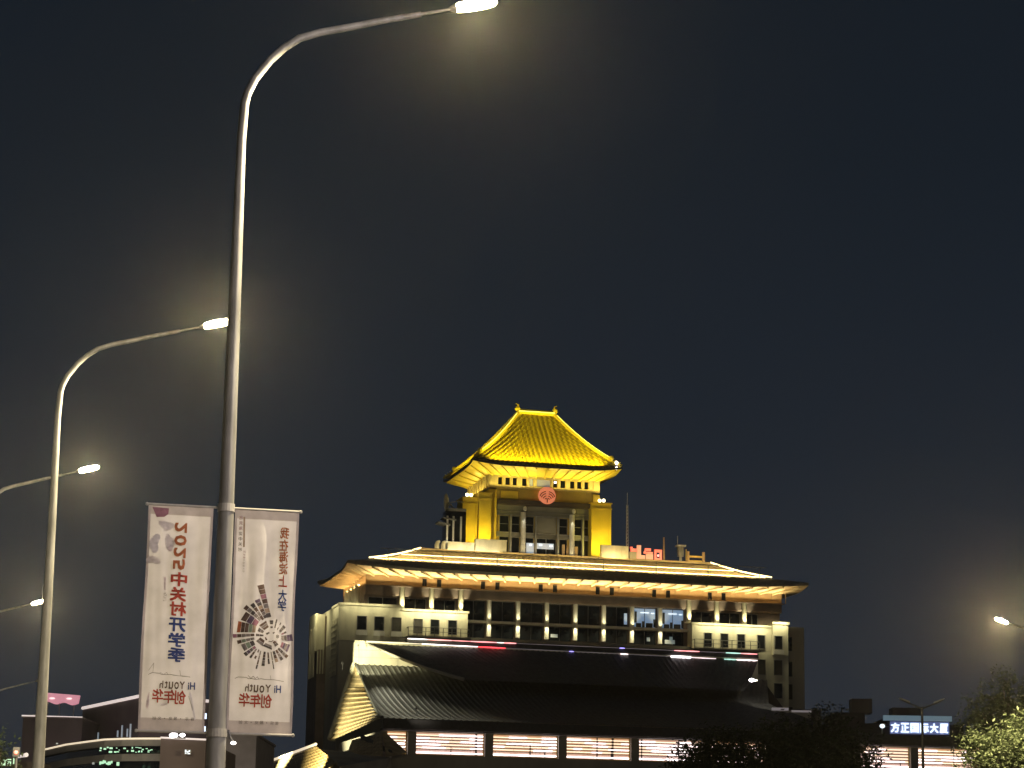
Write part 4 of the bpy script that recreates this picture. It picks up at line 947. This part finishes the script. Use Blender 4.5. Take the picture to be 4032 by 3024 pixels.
#CITY
# ================================================================== buildings behind, left
t = thing('office_block', 'dark low block with a pink glowing roof sign on posts above it', 'building', (-34, 182, 0))
b = MB(); b.box(-2.6, 1.9, 0, 12, 0, 13.7); b.build('wall', 'mall_dark', t)
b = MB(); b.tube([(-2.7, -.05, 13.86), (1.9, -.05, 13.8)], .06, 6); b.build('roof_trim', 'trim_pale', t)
b = MB(); b.box(-2.7, 2.0, -.1, 12, 13.7, 13.8); b.build('parapet', 'mall_wall', t)
c0_ = P(243, 2770, 183)
t = thing('roof_sign', 'wavy pink glowing sign raised on thin posts over a dark low block', 'sign', (c0_.x, 183, 13.8))
h_ = c0_.z - 13.8
b = MB(); N_ = 30
top = [Vector((-1.22 + 2.55 * k / N_, 0, h_ + .80 - .16 * k / N_)) for k in range(N_ + 1)]
bot = [Vector((-1.27 + 2.50 * k / N_, 0, h_ + .06 - .10 * k / N_ + .08 * math.sin(k * .42 + .8))) for k in range(N_ + 1)]
b.prism(top + list(reversed(bot)), (0, .4, 0)); b.build('sign_panel', 'pink_sign', t)
for x in (-.75, .55): b = MB(); b.ball((x, -.03, h_ + .38), .13, 8, (1.7, .3, .55)); b.build('sign_lamp', 'pink_hot', t)
for x in (-1.1, -.2, .9): b = MB(); b.tube([(x, .2, 0), (x, .2, h_ + .2)], .035, 5); b.build('post', 'pale_block', t)
t = thing('shopping_centre', 'brown grey block with a lit roof edge behind the red and blue titled banner', 'building', (0, 0, 0))
a, c, d = P(326, 2789, 194), P(552, 2741, 180), P(824, 2736, 184)
z_ = c.z
b = MB(); q = [(a.x, a.y, 0), (c.x, c.y, 0), (d.x, d.y, 0), (d.x, d.y + 25, 0), (a.x - 2, a.y + 25, 0)]; b.prism([Vector(p_) for p_ in q], (0, 0, z_ - .1)); b.build('wall', 'mall_wall', t)
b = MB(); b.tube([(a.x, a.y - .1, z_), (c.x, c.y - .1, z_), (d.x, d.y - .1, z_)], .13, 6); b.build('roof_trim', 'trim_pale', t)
b = MB()
for px, py, h_ in ((370, 2903, .5), (388, 2900, .6), (482, 2880, .9), (503, 2886, .6), (515, 2880, 1.1), (465, 2890, .5)):
    p_ = P(px, py, 178.6 + (552 - px) * .06); b.box(p_.x - .05, p_.x + .05, p_.y - .3, p_.y - .1, p_.z - h_ / 2, p_.z + h_ / 2)
b.build('wall_light', 'band_blue', t)
for px, py in ((803, 2820), (799, 2871)):
    p_ = P(px, py, 181.5); b = MB(); b.box(p_.x - .2, p_.x + .2, p_.y - .2, p_.y, p_.z - .2, p_.z + .2); b.build('window_light', 'sign_white', t)
lamp_light('AREA', 'facade_light', t, ((a.x + d.x) / 2, 174, 8), 330, (1, .80, .82), (0, 1, .3), (12, 1))
# curved arcade nearer the road
t = thing('curved_arcade', 'low curved building with a lit rounded roof edge and dark window bands', 'building', (0, 0, 0))
R_ = []
for px, py in ((160, 2955), (260, 2932), (340, 2921), (411, 2912), (480, 2909), (560, 2908), (639, 2908)):
    p_ = P(px, py, 120); y = 120 * (8.72 - 1.8) / (p_.z - 1.8); p_ = P(px, py, y); R_.append(Vector((p_.x, p_.y, 0)))
def band(z0, z1, out, name, m):
    b = MB(); q = [p + Vector((0, -out, 0)) for p in R_]
    b.prism(q + [Vector((q[-1].x, q[-1].y + 14, 0)), Vector((q[0].x - 1, q[-1].y + 20, 0))], (0, 0, z1 - z0)); o = b.build(name, m, t); o.location.z = z0; return o
band(0, 7.2, -.3, 'wall', 'mall_wall'); band(7.2, 7.62, -.5, 'window_band', 'glass'); band(7.62, 7.98, -.2, 'spandrel', 'pale_block'); band(7.98, 8.36, -.5, 'window_band', 'glass'); band(8.36, 8.70, 0, 'cornice', 'pale_block')
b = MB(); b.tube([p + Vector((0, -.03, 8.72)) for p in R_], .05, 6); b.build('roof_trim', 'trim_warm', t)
p0, p1 = P(640, 2908, 120), P(816, 2915, 121)
b = MB(); b.prism([(p0.x, 119.4, 0), (p1.x, 120.5, 0), (p1.x, 134, 0), (p0.x, 134, 0)], (0, 0, 8.70)); b.build('end_wall', 'mall_wall', t)
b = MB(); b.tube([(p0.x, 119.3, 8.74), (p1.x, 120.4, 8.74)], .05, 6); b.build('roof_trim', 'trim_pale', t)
def dot_sign(specs, m, Y, name, parent):
    b = MB()
    for px, py, w_, h_ in specs:
        p_ = P(px, py, Y); s_ = Y / F; b.box(p_.x - w_ * s_ / 2, p_.x + w_ * s_ / 2, p_.y - .1, p_.y, p_.z - h_ * s_ / 2, p_.z + h_ * s_ / 2)
    return b.build(name, m, parent)
rng = random.Random(5)
dot_sign([(rng.uniform(395, 600), rng.uniform(2942, 2962), rng.uniform(4, 12), rng.uniform(2, 7)) for _ in range(26)], 'green_sign', 119.0, 'window_light', t)
dot_sign([(395 + k * 6.5, 3004 + rng.uniform(-4, 4), 5, rng.uniform(6, 14)) for k in range(8)] + [(465, 3008, 10, 14)], 'green_sign', 118.9, 'window_light', t)
dot_sign([(368, 3006, 8, 8), (225, 2928, 7, 5)], 'band_blue', 118.9, 'window_light', t)
lamp_light('AREA', 'cornice_light', t, ((R_[0].x + R_[-1].x) / 2 - .3, 118.2, 9.2), 16, (1, .92, .66), (0, .6, -.8), (6, .05))
lamp_light('AREA', 'facade_light', t, (-15.8, 114, 5), 45, (1, .84, .84), (0, 1, .4), (4, 1))
p_ = P(737, 2960, 119)
t2 = thing('shop_sign', 'tiny pale blue lit sign on the brown wall beside the banner pole', 'sign', (p_.x, 119.2, p_.z))
b = MB(); b.box(-.16, .16, 0, .08, -.12, .12); b.build('sign_box', 'steel', t2)
b = MB()
for x, z, w_, h_ in ((-.1, .04, .06, .12), (0, .0, .08, .05), (.08, .05, .06, .07), (.06, -.08, .12, .04), (-.09, -.07, .07, .03)): b.box(x - w_ / 2, x + w_ / 2, -.03, 0, z - h_ / 2, z + h_ / 2)
b.build('sign_lettering', 'tube_blue', t2)
p_ = P(690, 2900, 119)
t2 = thing('roof_floodlight', 'pair of violet white floodlights on the roof edge under a banner', 'floodlight', (p_.x, 119.6, 8.72))
b = MB(); b.box(-.3, .42, -.05, .1, 0, .05); b.build('bracket', 'steel', t2)
b = MB(); b.ball((-.16, -.05, .16), .16, 8, (1.4, .6, .8)); b.ball((.28, -.05, .17), .11, 8, (1.3, .6, .9)); b.build('lamp_glass', 'flare_white', t2)
t = thing('pale_tower_block', 'plain pale grey block end showing under the sunburst banner', 'building', (0, 0, 0))
a, c = P(880, 2893, 150), P(1010, 2896, 151)
b = MB(); b.prism([(a.x, a.y, 0), (c.x, c.y, 0), (c.x, c.y + 12, 0), (a.x, a.y + 12, 0)], (0, 0, a.z)); b.build('wall', 'pale_block', t)
b = MB(); b.prism([(a.x - .1, a.y - .1, a.z), (c.x + .1, c.y - .1, a.z), (c.x + .1, c.y + 12, a.z), (a.x - .1, a.y + 12, a.z)], (0, 0, .15)); b.build('parapet', 'pale_block', t)
lamp_light('AREA', 'facade_light', t, (a.x + 1, 143, 5), 120, (1, .86, .84), (0, 1, .2), (4, 1))
# red lamp and pinkish roof end at the far left
p_ = P(64, 2963, 90)
t = thing('signal_light', 'small red signal light beside the small dim tree', 'signal light', (p_.x, p_.y, 0))
b = MB(); b.tube([(0, .1, 0), (0, .1, p_.z + .1)], .05, 8); b.box(-.12, .12, -.02, .15, p_.z - .15, p_.z + .2); b.build('mast', 'lamp_casing', t)
b = MB(); b.ball((0, -.04, p_.z), .075, 8); b.build('red_lens', 'red_dot', t)
a, c = P(45, 2988, 110), P(104, 2972, 108)
t = thing('roof_canopy', 'pinkish lit canopy end beside the red signal light', 'canopy', (0, 0, 0))
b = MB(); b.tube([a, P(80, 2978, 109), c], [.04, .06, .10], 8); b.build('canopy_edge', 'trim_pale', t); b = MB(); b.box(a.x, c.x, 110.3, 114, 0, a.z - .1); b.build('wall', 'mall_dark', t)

p_ = P(27, 3000, 101)
t = thing('shop_sign', 'pale green glowing sign below the small dim tree', 'sign', (p_.x, 101, p_.z))
b = MB(); b.box(-.42, .36, 0, .1, -.22, .20); b.build('sign_box', 'dark_metal', t)
b = MB()
for k_, (x, z, w__, h__) in enumerate(((-.36, .05, .05, .22), (-.27, .1, .12, .05), (-.27, -.02, .12, .04), (-.22, -.1, .04, .12), (-.08, .08, .14, .05), (-.08, -.04, .05, .22), (-.14, -.1, .05, .1), (.1, .1, .16, .04), (.1, .0, .16, .04), (.05, -.08, .04, .16), (.16, -.08, .04, .16), (.29, .04, .05, .26))): b.box(x - w__ / 2, x + w__ / 2, -.03, 0, z - h__ / 2, z + h__ / 2)
b.build('sign_lettering', 'green_sign', t)
# ------------------------------------------------------------------ right: office building with the lit sign
t = thing('sign_office', 'dark office building with a pale blue roof band above its blue white sign', 'building', (44.5, 331, 0))
b = MB(); b.box(0, 18.5, 0, 16, 0, 24.6); b.box(1.0, 5.2, 2, 14, 24.6, 26.2); b.box(7.4, 17.0, .6, 14, 25.15, 25.3); b.build('wall', 'mall_dark', t)
b = MB(); b.box(7.5, 16.9, -.1, .6, 25.05, 25.75); b.build('roof_band', 'band_blue', t)
b = MB(); b.box(3.6, 6.4, 3, 6, 26.2, 28.2); b.build('plant_room', 'mall_wall', t); b = MB(); b.box(9.5, 13.5, 5, 8, 25.8, 27.2); b.build('plant_room', 'mall_wall', t)
b = MB()
for k in range(5): b.box(.5 + k * 3.5, 3.3 + k * 3.5, -.06, 0, 20, 21.5)
b.build('window_band', 'glass', t)
t = thing('office_sign', 'glowing blue white sign of six large characters on the dark office building', 'sign', (56.85, 330.6, 24.05), 0)
b = MB(); b.box(-4.05, 4.1, 0, .2, -.85, .85); b.build('backboard', 'sign_blue_back', t)
b = MB()
for k_, ch in enumerate('方正国际大厦'):
    put_glyph(b, ch, -3.35 + k_ * 1.34, 0, 1.16, 1.30, lambda x, z: Vector((x, -.08, z)), False, False, .03)
b.build('lettering', 'sign_white', t)
t = thing('security_lamp', 'small bluish white lamp beside the six character sign', 'lamp', tuple(P(3474, 2859, 328)))
b = MB(); b.ball((0, 0, 0), .38, 8, (1, .6, .8)); b.build('lamp_glass', 'tube_blue', t); b = MB(); b.tube([(0, .2, -1), (0, .2, -.2)], .1, 6); b.tube([(.3, .2, -.1), (1.4, .4, .05)], .06, 5); b.build('bracket', 'steel', t)
p_ = P(2960, 2678, 262)
t = thing('wall_lamp', 'single white lamp on the end of the long dark roof', 'lamp', tuple(p_))
b = MB(); b.ball((0, 0, 0), .26, 8, (1.3, .7, .8)); b.build('lamp_glass', 'flare_white', t); b = MB(); b.box(.2, .6, 0, .2, -.1, .1); b.build('bracket', 'steel', t)
lamp_light('SPOT', 'lamp_light', t, (.5, -1.0, 0), 260, (1, .92, .74), (.5, 1, -.1), angle=rad(120), radius=.2)
a, c = P(3040, 2788, 262), P(3185, 2800, 264)
t = thing('low_wall', 'pale lit wall top at the foot of the tall office building', 'wall', (a.x, a.y, 0))
b = MB(); b.box(0, c.x - a.x, 0, .4, 0, a.z - .25); b.build('wall', 'stone_wall', t); b = MB(); b.box(0, (c.x - a.x) * .42, -.1, .5, a.z - .25, a.z + .05); b.box((c.x - a.x) * .5, (c.x - a.x), -.1, .5, a.z - .4, a.z - .2); b.build('coping', 'glow_faint', t)  # coping glows faintly, standing in for lamplight falling on it

#TREES
# ================================================================== trees
def leaf_tree(label, x, y, trunk_h, blobs, n, size, m, seed, group=None, spread=1.0):
    rng = random.Random(seed); t = thing('leafy_tree', label, 'tree', (x, y, 0), 0, group)
    q = MB(); top = max(b_[2] for b_ in blobs); q.tube([(0, 0, 0), (.1, 0, trunk_h * .5), (-.05, .05, trunk_h), (0, 0, top)], [.2, .16, .12, .03], 8)
    for (bx, by, bz, br_) in blobs: q.tube([(0, 0, trunk_h * .8), (bx * .5, by * .5, (trunk_h + bz) / 2), (bx, by, bz)], [.09, .06, .02], 5)
    q.build('trunk', 'bark', t)
    q = MB(); tot = sum(b_[3] ** 2.3 for b_ in blobs)
    for (bx, by, bz, br_) in blobs:
        k = int(n * br_ ** 2.3 / tot); sprigs = max(4, k // 9)
        for _ in range(sprigs):
            u = Vector((rng.gauss(0, 1), rng.gauss(0, 1), rng.gauss(0, 1))).normalized(); rr = br_ * (rng.random() ** .4) * rng.uniform(.75, 1.12)
            c = Vector((bx, by, bz)) + Vector((u.x * rr, u.y * rr, u.z * rr * .8)); dr = (u + Vector((0, 0, .25)) + Vector((rng.uniform(-.5, .5), rng.uniform(-.5, .5), rng.uniform(-.4, .4)))).normalized()
            for j in range(9):
                s_ = size * rng.uniform(.65, 1.25); p = c + dr * (j * size * .42) + Vector((rng.uniform(-1, 1), rng.uniform(-1, 1), rng.uniform(-1, 1))) * size * .55
                a = Vector((rng.gauss(0, 1), rng.gauss(0, 1), rng.gauss(0, .6))).normalized(); b_ = a.cross(Vector((rng.gauss(0, .5), rng.gauss(0, .5), 1))).normalized()
                q.poly([p - a * s_ * .5, p + b_ * s_ * .22, p + a * s_ * .5, p - b_ * s_ * .22])
    me = bpy.data.meshes.new('crown'); me.from_pydata(q.v, [], q.f); me.materials.append(MAT[m]); link('crown', me, t); return t
leaf_tree('leafy green tree lit by the orange lamp above it', 19.0, 86.5, 5.0,
          [(-.3, 0, 6.6, 1.2), (.1, -.2, 5.6, 1.3), (-1.1, .1, 6.4, .9), (-1.75, -.1, 6.9, .6), (-2.2, 0, 7.05, .42), (.6, .3, 7.3, .95), (-.6, .2, 7.4, .55), (-1.1, 0, 5.2, 1.0), (1.1, 0, 6.6, 1.3), (-1.9, 0, 6.0, .6), (-.9, 0, 4.5, 1.0), (.9, 0, 5.0, 1.2), (-1.9, 0, 4.9, .6), (-.1, 0, 7.7, .6), (1.0, .2, 8.0, .7)], 28000, .17, 'leaf', 21)
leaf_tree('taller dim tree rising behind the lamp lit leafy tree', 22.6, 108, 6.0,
          [(-.6, 0, 9.3, 1.3), (.4, 0, 10.2, 1.1), (-1.2, 0, 10.0, .6), (.3, 0, 8.2, 1.8), (-1.2, 0, 8.5, 1.0), (-.2, 0, 11.0, .55), (1.3, 0, 9.6, 1.4), (-1.6, 0, 9.3, .45)], 15000, .2, 'leaf_dim', 23)
tg = 'dark trees in front of the low hall'
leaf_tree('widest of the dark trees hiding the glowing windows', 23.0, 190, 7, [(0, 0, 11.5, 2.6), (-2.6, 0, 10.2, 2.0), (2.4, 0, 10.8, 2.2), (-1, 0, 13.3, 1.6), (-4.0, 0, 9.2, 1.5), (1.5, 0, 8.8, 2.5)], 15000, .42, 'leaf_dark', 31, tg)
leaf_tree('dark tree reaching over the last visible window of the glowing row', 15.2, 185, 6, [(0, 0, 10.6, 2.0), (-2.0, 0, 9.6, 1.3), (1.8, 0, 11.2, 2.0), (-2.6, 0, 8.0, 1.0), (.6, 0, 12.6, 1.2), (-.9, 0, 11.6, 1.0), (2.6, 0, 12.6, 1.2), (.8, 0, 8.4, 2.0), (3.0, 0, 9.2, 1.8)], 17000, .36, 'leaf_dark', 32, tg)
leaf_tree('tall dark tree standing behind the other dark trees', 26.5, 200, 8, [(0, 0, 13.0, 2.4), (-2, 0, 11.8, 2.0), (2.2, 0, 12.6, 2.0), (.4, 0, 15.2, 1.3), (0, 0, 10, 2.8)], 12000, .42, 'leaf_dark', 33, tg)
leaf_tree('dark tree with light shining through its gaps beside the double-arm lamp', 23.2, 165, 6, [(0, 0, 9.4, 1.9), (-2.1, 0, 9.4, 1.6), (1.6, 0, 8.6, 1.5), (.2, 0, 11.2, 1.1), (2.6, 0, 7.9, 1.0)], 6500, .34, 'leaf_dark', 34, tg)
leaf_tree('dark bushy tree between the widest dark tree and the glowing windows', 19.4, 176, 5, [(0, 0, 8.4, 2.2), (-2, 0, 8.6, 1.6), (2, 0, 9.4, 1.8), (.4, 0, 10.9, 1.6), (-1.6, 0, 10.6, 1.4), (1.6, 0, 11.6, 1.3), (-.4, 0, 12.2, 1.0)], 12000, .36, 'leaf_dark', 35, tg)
leaf_tree('small tree with dim lit leaves above the pale green sign', -19.6, 92, 4.2, [(0, 0, 5.9, .7), (-.7, 0, 6.3, .7), (.35, 0, 6.6, .45), (-.2, 0, 6.9, .5)], 2200, .17, 'leaf', 41)

#AIR
# ================================================================== night haze
b = MB(); b.box(-660, 660, -100, 780, -1, 100); hz = b.build('haze', 'soil'); hz['kind'] = 'stuff'
m = bpy.data.materials.new('night_air'); m.use_nodes = True; nt = m.node_tree; nt.nodes.remove(nt.nodes['Principled BSDF'])
v = nt.nodes.new('ShaderNodeVolumePrincipled'); v.inputs['Color'].default_value = (1.0, .96, .86, 1); v.inputs['Density'].default_value = .000044; v.inputs['Anisotropy'].default_value = .925
nt.links.new(v.outputs[0], nt.nodes['Material Output'].inputs['Volume']); hz.data.materials.clear(); hz.data.materials.append(m)
